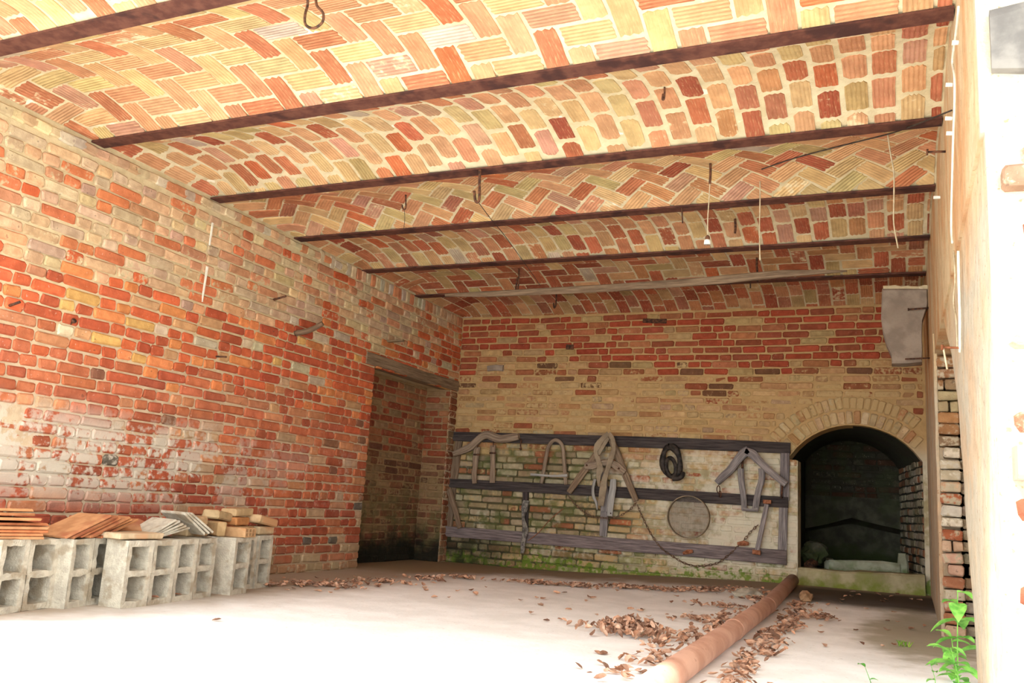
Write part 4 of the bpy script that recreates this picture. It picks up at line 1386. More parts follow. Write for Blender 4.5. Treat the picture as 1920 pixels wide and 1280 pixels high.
# leaning fan of tan slabs
for i in range(6):
    L_ = [0.30, 0.29, 0.27, 0.28, 0.26, 0.25][i]
    a = rad(22 + U(-0.6, 0.6))
    y0 = 3.29 + 0.044 * i
    slab_obj('clay_slab', M_CLAY, (-4.07 + U(-.012, .012), y0 + L_ / 2 * math.cos(a), TOPZ + 0.008 + L_ / 2 * math.sin(a)), (0.24, L_, 0.0125), (a, 0, rad(U(-3, 3))),
             'tan clay slab leaning in a fan, %s of the six' % ['first, its broad face up', 'second from the front', 'third from the front', 'fourth from the front', 'fifth from the front', 'last at the back'][i],
             'clay slab', 'leaning fan of clay slabs', [(1.05, 1.0, 0.92, 1), (0.75, 0.62, 0.55, 1), (1.0, 0.8, 0.7, 1), (0.8, 0.66, 0.58, 1), (1.02, 0.86, 0.74, 1), (0.85, 0.7, 0.6, 1)][i], 220 + i, 0.007)
slab_obj('clay_slab', M_CLAY, (-4.1, 3.82, TOPZ + 0.05), (0.22, 0.30, 0.016), (rad(6), rad(14), rad(-4)), 'pale tan clay slab lying between the leaning fan and the grey slabs', 'clay slab', None, (1.02, 1.02, 1.05, 1), 231)
slab_obj('clay_slab', M_LBRK, (-3.90, 3.665, TOPZ + 0.021), (0.19, 0.295, 0.032), (0, 0, rad(-3)), 'thick beige slab lying flat on the block with the broad pale side', 'slab', None, (1.05, 1.05, 1.05, 1), 232)
for i in range(5):
    y0 = 3.80 + 0.028 * i
    a = rad(30 - 4 * i)
    slab_obj('slate_slab', M_CEM, (-3.99, y0 + 0.09, TOPZ + 0.016 + 0.085 * math.sin(a) + 0.003), (0.22, 0.19, 0.012), (a, 0, rad(-8)),
             'grey slab leaning to the right, %s of five' % ['first', 'second', 'third', 'fourth', 'fifth'][i], 'slab', 'grey slabs leaning right', (0.85, 0.82, 0.84, 1), 240 + i, 0.006)
for i in range(3):
    y0 = 4.05 + 0.030 * i
    a = rad(-36 + 2 * i)
    slab_obj('slate_slab', M_CEM, (-3.99, y0 + 0.085, TOPZ + 0.02 + 0.065 + 0.003 * i), (0.22, 0.21, 0.013), (a, 0, rad(-8)),
             'grey slab leaning to the left over the others, %s of three' % ['nearest', 'middle', 'farthest'][i], 'slab', 'grey slabs leaning left', (0.82, 0.80, 0.82, 1) if i < 2 else (1.0, 0.75, 0.65, 1), 250 + i, 0.006)
def lbrick(c, rot, label, col=(1, 1, 1, 1), size=(0.115, 0.24, 0.055), seed=0):
    return slab_obj('loose_brick', M_LBRK, c, size, tuple(rad(q) for q in rot), label, 'brick', 'loose bricks on the blocks', col, 300 + seed, 0.005)
lbrick((-4.065, 4.28, TOPZ + 0.028), (0, 0, 12), 'buff brick lying flat behind the grey slabs', (0.95, 0.9, 0.8, 1), seed=1)
lbrick((-4.06, 4.255, TOPZ + 0.090), (3, 0, 4), 'worn buff brick topmost behind the grey slabs', (1, 0.88, 0.74, 1), seed=2)
lbrick((-4.05, 4.47, TOPZ + 0.048), (0, 0, 70), 'tan brick standing on its side left of the holed brick', (0.92, 0.82, 0.64, 1), (0.055, 0.24, 0.09), seed=3)
lbrick((-4.10, 4.55, TOPZ + 0.125), (-6, 0, 20), 'buff brick on top of the tan side-standing one', (0.95, 0.92, 0.78, 1), seed=4)
lbrick((-4.09, 4.80, TOPZ + 0.030), (0, 0, 30), 'small tan brick right of the holed brick', (0.9, 0.84, 0.68, 1), (0.11, 0.20, 0.055), seed=6)
lbrick((-4.10, 4.99, TOPZ + 0.030), (0, 0, 5), 'pale brick at the bottom right of the heap', (1.02, 1, 0.94, 1), (0.11, 0.17, 0.055), seed=7)
lbrick((-4.12, 4.75, TOPZ + 0.090), (0, 0, 14), 'orange-ended brick in the second layer of the heap', (1.05, 0.62, 0.36, 1), (0.115, 0.2, 0.055), seed=8)
lbrick((-4.13, 4.77, TOPZ + 0.150), (2, 0, 8), 'pale brick on top of the orange-ended one', (1.05, 0.98, 0.82, 1), (0.115, 0.22, 0.05), seed=9)
lbrick((-4.08, 4.98, TOPZ + 0.096), (-9, 0, 4), 'worn pale brick sloping at the right end of the heap', (1.08, 1.0, 0.88, 1), (0.115, 0.23, 0.055), seed=10)
# brick with six holes: frame of the holed end face plus body
def holed_brick():
    c = np.array([-3.925, 4.60, TOPZ + 0.030])
    an = rad(10)
    ca, sa = math.cos(an), math.sin(an)
    w, L_, h = 0.125, 0.13, 0.058             # end face looks into the room (+x)
    def tp(x, y, z):
        return (c[0] + ca * x - sa * y, c[1] + sa * x + ca * y, c[2] + z)
    mb_ = MB()
    x1 = w / 2
    ys = [-L_ / 2, -L_ / 2 + 0.012]
    cols, rows_ = 3, 2
    cw, chh = 0.028, 0.019
    gy_ = (L_ - cols * cw) / (cols + 1)
    gz_ = (h - rows_ * chh) / (rows_ + 1)
    Y = [-L_ / 2]
    for i in range(cols):
        Y += [Y[-1] + gy_, Y[-1] + gy_ + cw]
    Y.append(L_ / 2)
    Zv = [-h / 2]
    for i in range(rows_):
        Zv += [Zv[-1] + gz_, Zv[-1] + gz_ + chh]
    Zv.append(h / 2)
    for i in range(len(Y) - 1):
        for j in range(len(Zv) - 1):
            a = [(x1, Y[i], Zv[j]), (x1, Y[i + 1], Zv[j]), (x1, Y[i + 1], Zv[j + 1]), (x1, Y[i], Zv[j + 1])]
            if i % 2 and j % 2:
                b = [(x1 - 0.06, y, z) for _, y, z in a]
                mb_.add([tp(*p) for p in a + b], [(0, 4, 5, 1), (1, 5, 6, 2), (2, 6, 7, 3), (3, 7, 4, 0), (4, 7, 6, 5)])
            else:
                mb_.add([tp(*p) for p in a], [(0, 1, 2, 3)])
    q = [(-w, -L_ / 2, -h / 2), (-w, L_ / 2, -h / 2), (-w, L_ / 2, h / 2), (-w, -L_ / 2, h / 2)]
    p = [(x1, y, z) for _, y, z in q]
    mb_.add([tp(*k_) for k_ in p + q], [(0, 4, 5, 1), (1, 5, 6, 2), (2, 6, 7, 3), (3, 7, 4, 0), (4, 7, 6, 5)])
    o_ = mb_.build('holed_brick', M_LBRK)
    o_.color = (1.08, 0.86, 0.68, 1)
    tag(o_, 'pale orange hollow brick with six holes in its end, on the stained block', 'brick')
holed_brick()

# ------------------------------------------------------------------ rusty pipe
t = empty('rusty_pipe', (-0.85, 6.0, 0.0), 'long rust-brown iron pipe lying on the floor towards the niche', 'pipe')
PR = 0.056
a, b = np.array([-0.80, 3.2, PR + 0.002]), np.array([-0.885, 8.42, 0.145])
a = np.array([-0.815, 3.0, PR + 0.004])
mid_ = np.array([-0.875, 6.7, fz(-0.875, 6.7) + PR + 0.006])
Q = [a + (mid_ - a) * t_ for t_ in np.linspace(0, 1, 8)] + [mid_ + (b - mid_) * t_ for t_ in (0.33, 0.66, 1.0)]
def pipe_mat():
    t_ = NT('rusty_pipe_iron', 0.55)
    t_.b.inputs['Specular IOR Level'].default_value = 0.35
    n = t_.noise(6, 5)
    c = t_.mix(t_.ramp(n, 0.35, 0.65), rgb(180, 134, 112), rgb(206, 162, 140))
    c = t_.mix(t_.ramp(t_.noise(40, 4), 0.62, 0.74, 0, 0.5), c, rgb(128, 84, 66))
    c = t_.mix(t_.ramp(t_.sep(t_.pos())[1], 5.5, 8.2, 0, 0.6), c, rgb(130, 92, 78))
    t_.bump(t_.noise(50, 4), 0.3, 0.003)
    return t_.col(c)
M_PIPE = pipe_mat()
MB().tube(Q, PR, 24).build('pipe', M_PIPE, t, smooth=True)
for yy in (4.9, 6.9):
    i = min(range(len(Q)), key=lambda k_: abs(Q[k_][1] - yy))
    T = nrm(Q[i + 1] - Q[i - 1])
    MB().tube([Q[i] - T * 0.012, Q[i] - T * 0.006, Q[i] + T * 0.006, Q[i] + T * 0.012], [PR, PR + 0.004, PR + 0.004, PR], 24, cap=False).build('weld_ring', M_PIPE, t, smooth=True)

# ------------------------------------------------------------------ things hung from the vaults
def hang(px, py, z, off=(0, 0, 0)):
    return pl(px, py, 2, z)
def vault_pt(px, py):
    """first guess of the point where the sight line meets the vaults"""
    q = ray(px, py)
    z = ZC + 0.06
    for _ in range(12):
        p = CAMP + q * ((z - CAMP[2]) / q[2])
        for i in range(7):
            if BEAMS[i] <= p[1] < BEAMS[i + 1]:
                b_ = Bay(i)
                z = b_.z(p[0], min(max(p[1], b_.y0), b_.y1))
    return p
def drop(px, py, y):
    return pl(px, py, 1, y)
def hook(top, pts, rad_, label, name='iron_hook', mat=M_IRON, cat='hook', beam=False):
    A = hang(top[0], top[1], ZC) if beam else vault_pt(*top)
    if beam:
        A = np.array([A[0], A[1], ZC - rad_])
    P_ = [A] + [drop(p[0], p[1], A[1] + (p[2] if len(p) > 2 else 0)) for p in pts]
    mb_ = MB().tube(spline(P_, 4), rad_, 7)
    return tag(mb_.build(name, mat, smooth=True), label, cat), A
hook((900, 316), [(899, 345), (899, 370), (896, 379), (891, 375), (889, 358)], 0.009, 'large rusty J-shaped hook hanging under the third beam', beam=True)
hook((761, 364), [(761, 380), (761, 389), (758, 393), (755, 390), (754, 384)], 0.006, 'small rusty hook in the vault left of the large hook')
hook((1246, 163), [(1246, 178), (1245, 186), (1242, 186), (1243, 176)], 0.005, 'tiny closed hook in the vault at the upper right')
hook((1332, 305), [(1332, 325), (1331, 345)], 0.008, 'straight iron rod in the vault holding the lamp cord', 'iron_rod', cat='rod')
hook((1378, 409), [(1379, 425), (1378, 437)], 0.009, 'short iron rod in the vault right of the lamp holder', 'iron_rod', cat='rod')
hook((1278, 386), [(1279, 400), (1280, 418)], 0.005, 'thin iron pin hanging left of the lamp cord', 'iron_pin', cat='pin')
hook((973, 502), [(973, 520), (971, 541), (967, 546), (968, 534), (970, 520)], 0.008, 'iron hook holding the long plank at its left part')
hook((1419, 482), [(1419, 500), (1421, 518), (1423, 527), (1416, 522)], 0.009, 'iron hook holding the long plank at its right end')
hook((1043, 544), [(1043, 560), (1042, 573), (1039, 577), (1038, 568)], 0.008, 'iron hook in the last vault above the back wall, left part')
hook((1407, 515), [(1407, 528), (1407, 540)], 0.006, 'thin iron pin in the last vault above the back wall, right part', 'iron_pin', cat='pin')
# wire loop
A = vault_pt(592, -12)
Q = spline([A, drop(594, 10, A[1]), drop(606, 25, A[1]), drop(604, 42, A[1]), drop(588, 53, A[1]), drop(573, 46, A[1]), drop(572, 28, A[1]), drop(577, 8, A[1] + 0.01), vault_pt(576, -14)], 4)
tag(MB().tube(Q, 0.006, 7).build('wire_loop', M_IRON, smooth=True), 'loop of thick brown wire hanging from the vault at the top edge', 'wire loop')
# lamp holder on its cord
A = vault_pt(1332, 305)
ya = A[1]
t = empty('lamp_holder', drop(1326, 458, ya), 'empty white porcelain lamp holder hanging on a thin cord', 'lamp')
Q = spline([drop(1331, 345, ya), drop(1329, 380, ya), drop(1327, 410, ya), drop(1327, 441, ya)], 3)
MB().tube(Q, 0.0035, 6).build('cord', M_STRING, t)
c1, c2 = drop(1327, 441, ya), drop(1326, 458, ya)
ax = c2 - c1
capm = MB().tube([c1, c1 + ax * 0.15, c1 + ax * 0.5, c1 + ax * 0.52], [0.006, 0.014, 0.016, 0.012], 14)
MB().tube([c1 + ax * 0.5, c1 + ax * 0.6, c1 + ax * 1.0, c1 + ax * 1.0, c1 + ax * 0.7], [0.016, 0.02, 0.021, 0.015, 0.014], 14).build('socket', M_PORC, t, smooth=True)
capm.build('cap', M_IRON, [c for c in t.children if c.name.startswith('socket')][0], smooth=True)
def cord(pts, rad_, name, mat, label, cat):
    return tag(MB().tube(spline(pts, 4), rad_, 6).build(name, mat, smooth=True), label, cat)
A = vault_pt(1425, 338)
cord([A] + [drop(x, y, A[1]) for x, y in ((1425, 380), (1424, 430), (1425, 488))], 0.004, 'hanging_string', M_STRING, 'pale string hanging straight down right of the lamp holder', 'string')
A = vault_pt(1664, 250)
cord([A] + [drop(x, y, A[1]) for x, y in ((1670, 290), (1676, 325), (1676, 380), (1676, 420), (1684, 465))], 0.004, 'hanging_string', M_STRING, 'pale string hanging near the right wall', 'string')
P_ = [vault_pt(x, y) - np.array([0, 0, 0.012]) for x, y in ((1700, 236), (1660, 249), (1580, 269), (1490, 293), (1428, 314))]
cord([pl(1784, 207, 0, XR - 0.006)] + P_, 0.004, 'ceiling_cable', M_WIRE, 'dark cable crossing the herringbone vault to the right wall', 'cable')
A = hang(896, 381, 2.5)
ab = hang(900, 316, ZC)
s0 = drop(897, 379, ab[1])
cord([s0, drop(920, 410, ab[1] + 0.6), drop(945, 440, ab[1] + 1.1), drop(985, 495, ab[1] + 1.7), drop(1012, 534, 7.10)], 0.0025, 'slack_wire', M_WIRE, 'thin slack wire from the large hook to the hanging plank', 'wire')
A2 = vault_pt(761, 364)
cord([drop(758, 393, A2[1]), drop(759, 410, A2[1]), drop(757, 430, A2[1])], 0.0022, 'thin_wire', M_WIRE, 'short thin wire dangling from the small hook', 'wire')
# long plank on the hooks
yy = vault_pt(973, 502)[1]
mb = MB()
PP = [pl(x, y, 1, yy - 0.02) for x, y in ((838, 553), (920, 551), (1000, 547), (1120, 541), (1240, 533), (1360, 524), (1470, 513), (1588, 508))]
mb.bar(spline(PP, 2), lerp_list([0.03, 0.055, 0.06, 0.065, 0.065, 0.07, 0.06, 0.012], 15), 0.09, (0, 1, 0.25), rnd=0.2, wob=0.05)
o = tag(mb.build('long_plank', M_WOODB), 'long weathered plank hung on iron hooks beneath the last vaults', 'plank')
o.color = (0.8, 0.74, 0.66, 1)

# ------------------------------------------------------------------ corbel on the right wall
t = empty('stone_corbel', pl(1700, 620, 1, 7.45), 'curved grey stone corbel jutting from the right wall under the vault', 'corbel')
prof = [(1654, 541), (1700, 541), (1748, 541), (1750, 552), (1744, 570), (1736, 582), (1730, 600), (1729, 630), (1730, 660), (1729, 678), (1700, 681), (1672, 681), (1671, 664), (1662, 645), (1655, 620), (1652, 595), (1653, 565)]
n_ = len(prof)
front = [pl(x, y, 1, 7.42) for x, y in prof]
front = [np.array([min(p[0], XR - 0.002), p[1], p[2]]) for p in front]
backp = [np.array([p[0], p[1] + 0.16, p[2]]) for p in front]
cm = np.mean(front, axis=0)
inner = [cm + (p - cm) * 0.95 - np.array([0, 0.012, 0]) for p in front]
v = inner + front + backp
fs = [tuple(range(n_))]
for i in range(n_):
    j = (i + 1) % n_
    fs += [(i, n_ + i, n_ + j, j), (n_ + i, 2 * n_ + i, 2 * n_ + j, n_ + j)]
fs.append(tuple(2 * n_ + i for i in range(n_ - 1, -1, -1)))
MB().add(v, fs, [(p[0], p[2], p[1]) for p in v]).build('stone', M_CORB, t)
mb = MB()
pt_ = [pl(x, 543 + U(-1.5, 1.5), 1, 7.5) for x in np.linspace(1656, 1744, 9)]
mb.bar(pt_, [0.04 + U(-.008, .008) for _ in pt_], 0.15, (0, 1, 0), rnd=0.3, wob=0.2)
mb.build('mortar_cap', M_VM, t)
def nail(p0, p1, r_, label, head=0.0, name='iron_nail', mat=M_IRON, cat='nail'):
    mb_ = MB().tube([p0, p1], r_, 7)
    if head:
        T = nrm(np.array(p0) - np.array(p1))
        mb_.tube([np.array(p1) - T * 0.004, np.array(p1) + T * 0.006], head, 9)
    return tag(mb_.build(name, mat, smooth=True), label, cat)
nail(np.array([XR, 7.36, 0]) * [1, 1, 0] + np.array([0, 0, pl(1745, 577, 1, 7.36)[2]]), pl(1703, 580, 1, 7.36), 0.007, 'iron nail crossing the upper front of the corbel', 0.011)
nail(np.array([XR, 7.36, pl(1735, 671, 1, 7.36)[2]]), pl(1697, 673, 1, 7.36), 0.006, 'iron nail crossing the foot of the corbel', 0.0)

# ------------------------------------------------------------------ pegs and nails in the left wall
Lp = lambda x, y: pl(x, y, 0, XL)
def lw(px0, py0, px1, py1, out):
    a_ = Lp(px0, py0)
    b_ = pl(px1, py1, 0, XL + out)
    return a_, b_
a_, b_ = lw(553, 624, 605, 606, 0.24)
tag(MB().tube(spline([a_, (a_ * 0.6 + b_ * 0.4) + np.array([0, 0, -0.02]), (a_ * 0.25 + b_ * 0.75) + np.array([0, 0, -0.015]), b_], 3), lerp_list([0.022, 0.024, 0.022, 0.02], 10), 9).build('wall_peg', M_WOODB, smooth=True),
    'thick brown curved peg sticking out of the left wall', 'peg').color = (0.6, 0.52, 0.45, 1)
a_, b_ = lw(512, 562, 536, 555, 0.13)
nail(a_, b_, 0.009, 'iron spike in the left wall above the thick peg', 0)
a_, b_ = lw(726, 640, 757, 638, 0.17)
tag(MB().bar([a_, (a_ + b_) / 2, b_], [0.06, 0.055, 0.05], 0.02, (0, 0, 1), rnd=0.3).build('wooden_bracket', M_WOODB), 'small wooden bracket in the left wall above the lintel', 'bracket').color = (0.8, 0.75, 0.6, 1)
a_, b_ = lw(14, 574, 37, 566, 0.09)
nail(a_, b_, 0.008, 'iron spike in the left wall at the left edge', 0)
a_, b_ = lw(132, 607, 139, 601, 0.03)
nail(a_, b_, 0.007, 'dark iron nail stub in the red band of the left wall', 0.016)
a_, b_ = lw(403, 668, 425, 669, 0.08)
nail(a_, b_, 0.007, 'rusty nail in the middle of the left wall', 0)
P_ = [Lp(x, y) + np.array([0.014, 0, 0]) for x, y in ((396, 418), (390, 460))]
P2 = [Lp(x, y) + np.array([0.014, 0, 0]) for x, y in ((386, 500), (378, 552), (376, 566))]
tag(MB().bar(P_, [0.018, 0.014], 0.006, (1, 0, 0)).build('tube_piece', M_CABLE), 'upper piece of a broken white conduit on the left wall', 'conduit')
tag(MB().bar(P2, [0.02, 0.016, 0.01], 0.006, (1, 0, 0)).build('tube_piece', M_CABLE), 'lower piece of a broken white conduit on the left wall', 'conduit')

# ------------------------------------------------------------------ cable, clips and hooks on the right wall
Rw = lambda x, y, o_=0.003: pl(x, y, 0, XR - o_)
cp = [(1798, 12), (1793, 60), (1788, 95), (1786, 118), (1790, 145), (1790, 200), (1788, 250), (1786, 320), (1784, 420), (1786, 455)]
P_ = [Rw(*q) for q in cp]
cord(P_, 0.006, 'wall_cable', M_CABLE, 'white cable clipped down the upper right wall', 'cable')
cp = [(1797, 470), (1798, 520), (1800, 600), (1800, 660)]
cord([Rw(*q) for q in cp], 0.006, 'wall_cable', M_CABLE, 'white cable hanging on the right wall below the corbel height', 'cable')
cp = [(1788, 470), (1791, 520), (1788, 565), (1793, 600), (1795, 650)]
cord([Rw(*q) for q in cp], 0.004, 'dangling_string', M_STRING, 'knotted pale cord dangling beside the white cable', 'cord')
for k_, (x, y) in enumerate(((1785, 80), (1773, 159), (1772, 222), (1774, 250), (1750, 370))):
    yw = Rw(min(x + 12, 1796), y)
    a_ = np.array([XR, yw[1], yw[2]])
    b_ = pl(x, y, 1, yw[1])
    mb_ = MB().bar([a_, (a_ + b_) / 2, b_], [0.014, 0.016, 0.016], 0.012, (0, 1, 0), rnd=0.3)
    tag(mb_.build('insulator', M_PORC), 'white insulator peg on the right wall, %s from the top' % ['first', 'second', 'third', 'fourth', 'fifth'][k_], 'insulator', 'white insulators')
yw = Rw(1772, 284)
nail(np.array([XR, yw[1], yw[2]]), pl(1738, 285, 1, yw[1]), 0.006, 'iron bolt with a round head high on the right wall', 0.016)
yw = Rw(1800, 652)
nail(np.array([XR, yw[1], yw[2]]), pl(1766, 651, 1, yw[1]), 0.005, 'rusty bolt above the opening in the right wall', 0.012, mat=M_RUST)
P_ = [pl(1769, 652, 1, yw[1]), pl(1772, 670, 1, yw[1]), pl(1776, 692, 1, yw[1])]
cord(P_, 0.004, 'string_end', M_STRING, 'loose string end tied to the rusty bolt', 'string')

# ------------------------------------------------------------------ leaves
def leaf_mesh(R, L=0.07):
    n = 5
    v, fs = [], []
    curl = R.uniform(0.3, 1.4)
    fold = R.uniform(0.1, 0.9)
    tw = R.uniform(-0.8, 0.8)
    for i in range(n):
        t_ = i / (n - 1)
        w = L * 0.36 * math.sin(math.pi * (0.08 + 0.90 * t_)) ** 0.8 * R.uniform(0.85, 1.15)
        an = curl * (t_ - 0.5)
        x = L * (math.sin(an) / max(abs(curl), 0.1) if curl else t_ - 0.5)
        z = L * (1 - math.cos(an)) * 0.9
        for s in (-1, 0, 1):
            v.append((x, s * w * math.cos(fold), z + abs(s) * w * math.sin(fold) + s * w * tw * (t_ - 0.5)))
    for i in range(n - 1):
        for k in range(2):
            a = i * 3 + k
            fs.append((a, a + 1, a + 4, a + 3))
    zmin = min(p[2] for p in v)
    return [(x, y, z - zmin) for x, y, z in v], fs
LR = random.Random(55)
LV = []
for i in range(10):
    v, fs = leaf_mesh(LR, LR.uniform(0.04, 0.062))
    me = MB().add(v, fs).mesh('dry_leaf')
    me.materials.append(M_LEAF)
    LV.append((me, v, fs))
def lcol(R):
    c = R.choice([(1.0, 0.96, 0.92), (0.7, 0.6, 0.54), (1.1, 0.95, 0.82), (0.42, 0.34, 0.3), (1.08, 1.05, 1.0), (0.9, 0.74, 0.62)])
    k = R.uniform(0.8, 1.1)
    return (c[0] * k, c[1] * k, c[2] * k, 1.0)
def leaf_single(p, R, label, group):
    me, v, fs = LV[R.randrange(10)]
    o_ = bpy.data.objects.new('dry_leaf', me)
    COL.objects.link(o_)
    o_.location = (p[0], p[1], p[2])
    o_.rotation_euler = (R.uniform(-0.25, 0.25), R.uniform(-0.25, 0.25), R.uniform(0, 6.28))
    s = R.uniform(0.75, 1.15)
    o_.scale = (s, s, s)
    o_.color = lcol(R)
    return tag(o_, label, 'leaf', group)
def floor_at(px, py, z=0.0):
    p = pl(px, py, 2, z)
    for _ in range(4):
        p = pl(px, py, 2, fz(p[0], p[1]) + z)
    return p
def litter(cx, cy, sx, sy, n, R, mb_, height=0.0, flat=1.0):
    """n leaves in a gaussian patch given in floor coordinates"""
    for _ in range(int(n * 1.5)):
        a, r_ = R.uniform(0, 6.283), abs(R.gauss(0, 0.5))
        x, y = cx + math.cos(a) * r_ * sx, cy + math.sin(a) * r_ * sy
        if x < XL + 0.05 or y > YB - 0.06 or x > XR - 0.06 or abs(x + 0.815 + 0.016 * (y - 3.0)) < 0.085:
            continue
        z = fz(x, y) + 0.006 + height * max(0, 1 - r_) * R.random()
        me, v, fs = LV[R.randrange(10)]
        E_ = __import__('mathutils').Euler((R.uniform(-1, 1) * flat, R.uniform(-1, 1) * flat, R.uniform(0, 6.28)))
        s = R.uniform(0.6, 1.05)
        M = Matrix.LocRotScale(Vector((x, y, z + 0.012 * flat)), E_, Vector((s, s, s)))
        c = lcol(R)
        mb_.add([tuple(M @ Vector(q)) for q in v], fs, tint=c)
def leaf_stuff_mat():
    t_ = NT('leaf_litter', 0.85)
    n = t_.noise(24, 5)
    c = t_.mix(t_.ramp(n, 0.35, 0.65), rgb(160, 124, 102), rgb(206, 174, 152))
    c = t_.mix(1.0, c, t_.attr('tint'), 'MULTIPLY')
    return t_.col(c)
M_LITTER = leaf_stuff_mat()
R = random.Random(77)
mb = MB()
pc = floor_at(1200, 1192)
litter(pc[0] - 0.05, pc[1], 0.36, 0.20, 240, R, mb, 0.09)
tag(mb.build('leaf_pile', M_LITTER), 'heap of curled dry leaves on the floor left of the pipe', 'leaf pile', kind='stuff')
mb = MB()
for (x, y, sx, sy, n) in ((1000, 1095, .3, .12, 90), (1080, 1100, .35, .12, 90), (1170, 1103, .35, .14, 90), (1240, 1108, .3, .16, 50), (1330, 1112, .35, .2, 60), (1400, 1115, .35, .2, 60), (1460, 1122, .15, .2, 20)):
    p = floor_at(x, y)
    litter(p[0], p[1], sx, sy, n, R, mb, 0.02, 0.6)
tag(mb.build('leaf_drift', M_LITTER), 'long drift of dry leaves swept along the back wall', 'leaf drift', kind='stuff')
mb = MB()
for (x, y, sx, sy, n) in ((870, 1085, .25, .15, 40), (800, 1087, .25, .15, 40), (720, 1092, .3, .15, 40), (620, 1100, .3, .12, 40), (560, 1098, .2, .1, 40), (510, 1100, .12, .1, 20), (660, 1095, .3, .1, 20)):
    p = floor_at(x, y)
    litter(p[0], p[1], sx, sy, n, R, mb, 0.015, 0.6)
tag(mb.build('leaf_drift', M_LITTER), 'thin drift of dry leaves before the doorway corner at the left', 'leaf drift', kind='stuff')
mb = MB()
for (x, y, sx, sy, n) in ((1500, 1140, .16, .3, 30), (1545, 1162, .16, .25, 30)):
    p = floor_at(x, y)
    litter(p[0], p[1], sx, sy, n, R, mb, 0.02, 0.6)
for s in np.linspace(0, 1, 14):
    y = 3.5 + s * 3.4
    litter(-0.66 - 0.02 * s + R.uniform(-.03, .03), y, 0.13, 0.22, 24, R, mb, 0.012, 0.7)
tag(mb.build('leaf_drift', M_LITTER), 'dry leaves caught along the right side of the rusty pipe', 'leaf drift', kind='stuff')
mb = MB()
for s in np.linspace(0, 1, 10):
    y = 3.7 + s * 2.6
    litter(-1.02 - R.uniform(0, .12), y, 0.16, 0.3, 14, R, mb, 0.012, 0.7)
for (x, y, sx, sy, n) in ((1420, 1128, .3, .2, 40), (1360, 1140, .35, .2, 40), (1310, 1165, .2, .2, 25)):
    p = floor_at(x, y)
    litter(p[0], p[1], sx, sy, n, R, mb, 0.02, 0.6)
tag(mb.build('leaf_drift', M_LITTER), 'dry leaves scattered along the left side of the rusty pipe', 'leaf drift', kind='stuff')
# single leaves
for (p_, lab) in (((-3.83, 3.83, 0.036), 'brown leaf lying in the lower cell of the cement block right of the broad-sided one'),
                  ((-3.85, 4.02, 0.036), 'brown leaf lying in the lower cell of the middle cement block')):
    o = leaf_single(p_, R, lab, None)
    o.color = (0.8, 0.6, 0.5, 1)
def scatter(n, x0, x1, y0, y1, label, group):
    for _ in range(n):
        p = floor_at(R.uniform(x0, x1), R.uniform(y0, y1))
        if p[0] < XL + 0.1 or p[0] > XR - 0.08 or p[1] > YB - 0.1:
            continue
        leaf_single((p[0], p[1], fz(p[0], p[1]) + 0.008), R, label, group)
scatter(34, 950, 1480, 1108, 1170, 'single dry leaf lying in the open between the back-wall drift and the heap', 'loose leaves in the middle')
scatter(26, 520, 930, 1082, 1125, 'single dry leaf on the floor before the doorway', 'loose leaves at the left')
scatter(20, 1540, 1740, 1112, 1150, 'single dry leaf on the wet earth before the sill', 'loose leaves before the sill')
scatter(14, 1530, 1760, 1150, 1215, 'single dry leaf on the damp concrete right of the pipe', 'loose leaves on the damp floor')
scatter(10, 1080, 1300, 1195, 1270, 'single dry leaf on the bright floor left of the pipe end', 'loose leaves in the bright front')
for (x, y, lab) in ((1148, 1260, 'lone brown leaf near the bottom edge left of the pipe'), (1450, 1230, 'lone pointed leaf on the bright floor right of the pipe'), (406, 1165, 'lone sliver of leaf on the bright floor before the blocks')):
    p = floor_at(x, y)
    o = leaf_single((p[0], p[1], 0.008), R, lab, None)
    o.scale = (1.1, 1.1, 1.1)
p = floor_at(1510, 1132)
mb = MB().add(*lump((p[0], p[1], fz(p[0], p[1]) + 0.035), (0.055, 0.10, 0.05), 8, 2, 0.5))
tag(mb.build('rubble_stone', M_LBRK), 'pinkish broken stone lying right of the far end of the pipe', 'stone').color = (1.0, 0.85, 0.78, 1)
p = floor_at(1402, 1122)
mb = MB().add(*lump((p[0], p[1], fz(p[0], p[1]) + 0.03), (0.12, 0.1, 0.045), 12, 2, 0.4))
tag(mb.build('rubble_stone', M_CEM), 'pale lump of mortar left of the far end of the pipe', 'stone')

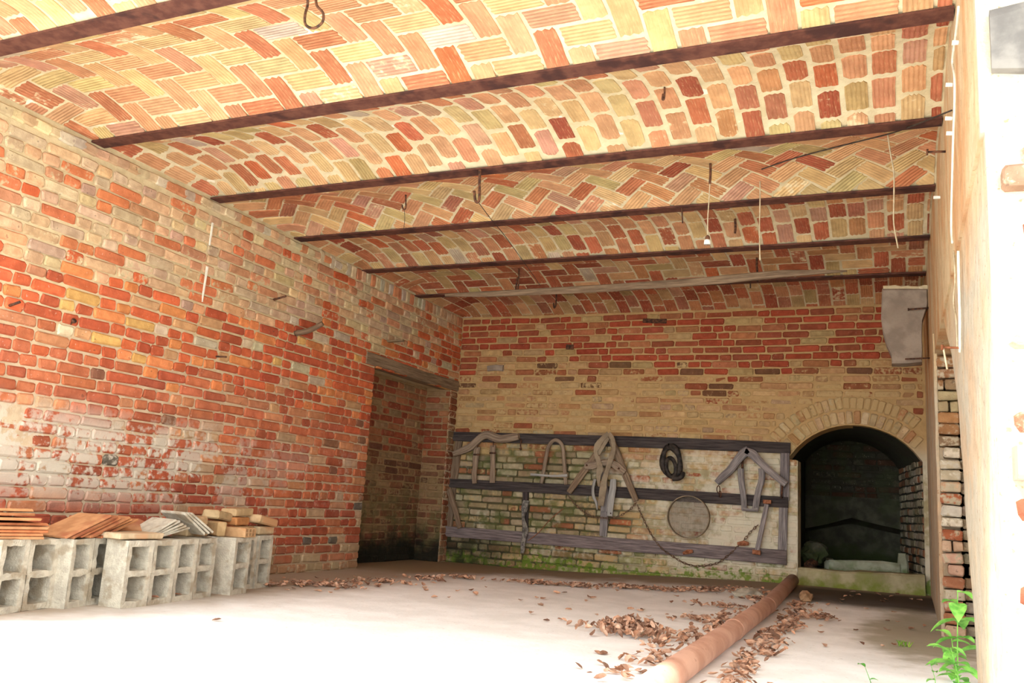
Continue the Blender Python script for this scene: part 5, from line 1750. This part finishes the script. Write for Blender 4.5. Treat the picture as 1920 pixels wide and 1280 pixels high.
# ------------------------------------------------------------------ weeds
def weed(base, top, nleaf, L, R, label, stem_r=0.004, col=(1, 1, 1, 1)):
    base, top = np.array(base, float), np.array(top, float)
    t_ = empty('green_weed', base, label, 'weed')
    Q_ = spline([base, base * 0.6 + top * 0.4 + np.array([R.uniform(-.02, .02), R.uniform(-.02, .02), 0]), top], 4)
    stem = MB().tube(Q_, lerp_list([stem_r, stem_r * 0.4], len(Q_)), 6).build('stem', M_WEED, t_)
    stem.color = col
    for i in range(nleaf):
        k_ = 0.15 + 0.85 * (i + 1) / nleaf
        p_ = Q_[min(len(Q_) - 1, int(k_ * (len(Q_) - 1)))]
        an = i * 2.4 + R.uniform(-.4, .4)
        l_ = L * R.uniform(0.7, 1.1)
        up = R.uniform(-0.1, 0.7)
        dirv = np.array([math.cos(an), math.sin(an), up])
        side = nrm(np.cross(dirv, (0, 0, 1)))
        v_, f_ = [], []
        for j in range(6):
            tt = j / 5
            w = l_ * 0.27 * math.sin(math.pi * min(1, 0.06 + 0.94 * tt)) ** 0.9
            c_ = p_ + dirv * l_ * tt + np.array([0, 0, -0.45 * l_ * tt * tt])
            v_ += [c_ - side * w + np.array([0, 0, w * 0.4]), c_, c_ + side * w + np.array([0, 0, w * 0.4])]
        for j in range(5):
            for q in range(2):
                a_ = j * 3 + q
                f_.append((a_, a_ + 1, a_ + 4, a_ + 3))
        o_ = MB().add(v_, f_).build('leaf', M_WEED, stem, smooth=True)
        kk = R.uniform(0.8, 1.15)
        o_.color = (col[0] * kk, col[1] * kk, col[2] * kk, 1)
WR = random.Random(9)
weed((0.215, 4.30, 0.0), (0.225, 4.28, 0.42), 17, 0.12, WR, 'tall leafy green weed growing at the foot of the right wall')
weed((0.19, 4.05, 0.0), (0.18, 4.02, 0.22), 14, 0.09, WR, 'low bushy green weed in front of the tall one')
weed((0.225, 4.62, 0.0), (0.21, 4.6, 0.2), 10, 0.08, WR, 'small green weed behind the tall one by the jamb')
p = floor_at(1636, 1290)
weed((p[0], p[1], 0), tuple(pl(1622, 1250, 1, p[1])), 2, 0.05, WR, 'tiny two-leaved sprig on the bare floor', 0.002, (0.55, 0.8, 0.75, 1))
p = floor_at(1752, 1292)
weed((p[0], p[1], 0), tuple(pl(1746, 1248, 1, p[1])), 4, 0.05, WR, 'pale small sprig left of the wall weeds', 0.002, (1.0, 1.05, 1.2, 1))
p = floor_at(1695, 1212)
mb = MB()
for i in range(14):
    a = U(0, 6.28)
    q = np.array([p[0] + U(-.03, .03), p[1] + U(-.05, .05), 0.003])
    e_ = q + np.array([math.cos(a) * 0.03, math.sin(a) * 0.03, 0.03])
    mb.bar([q, (q + e_) / 2 + np.array([0, 0, .006]), e_], [0.006, 0.006, 0.001], 0.002, (0, 0, 1))
o = tag(mb.build('moss_tuft', M_WEED), 'small yellow-green moss tuft on the damp floor', 'moss', kind='stuff')
o.color = (1.0, 0.8, 0.5, 1)

for o in bpy.data.objects:
    if '_w' in o:
        del o['_w']
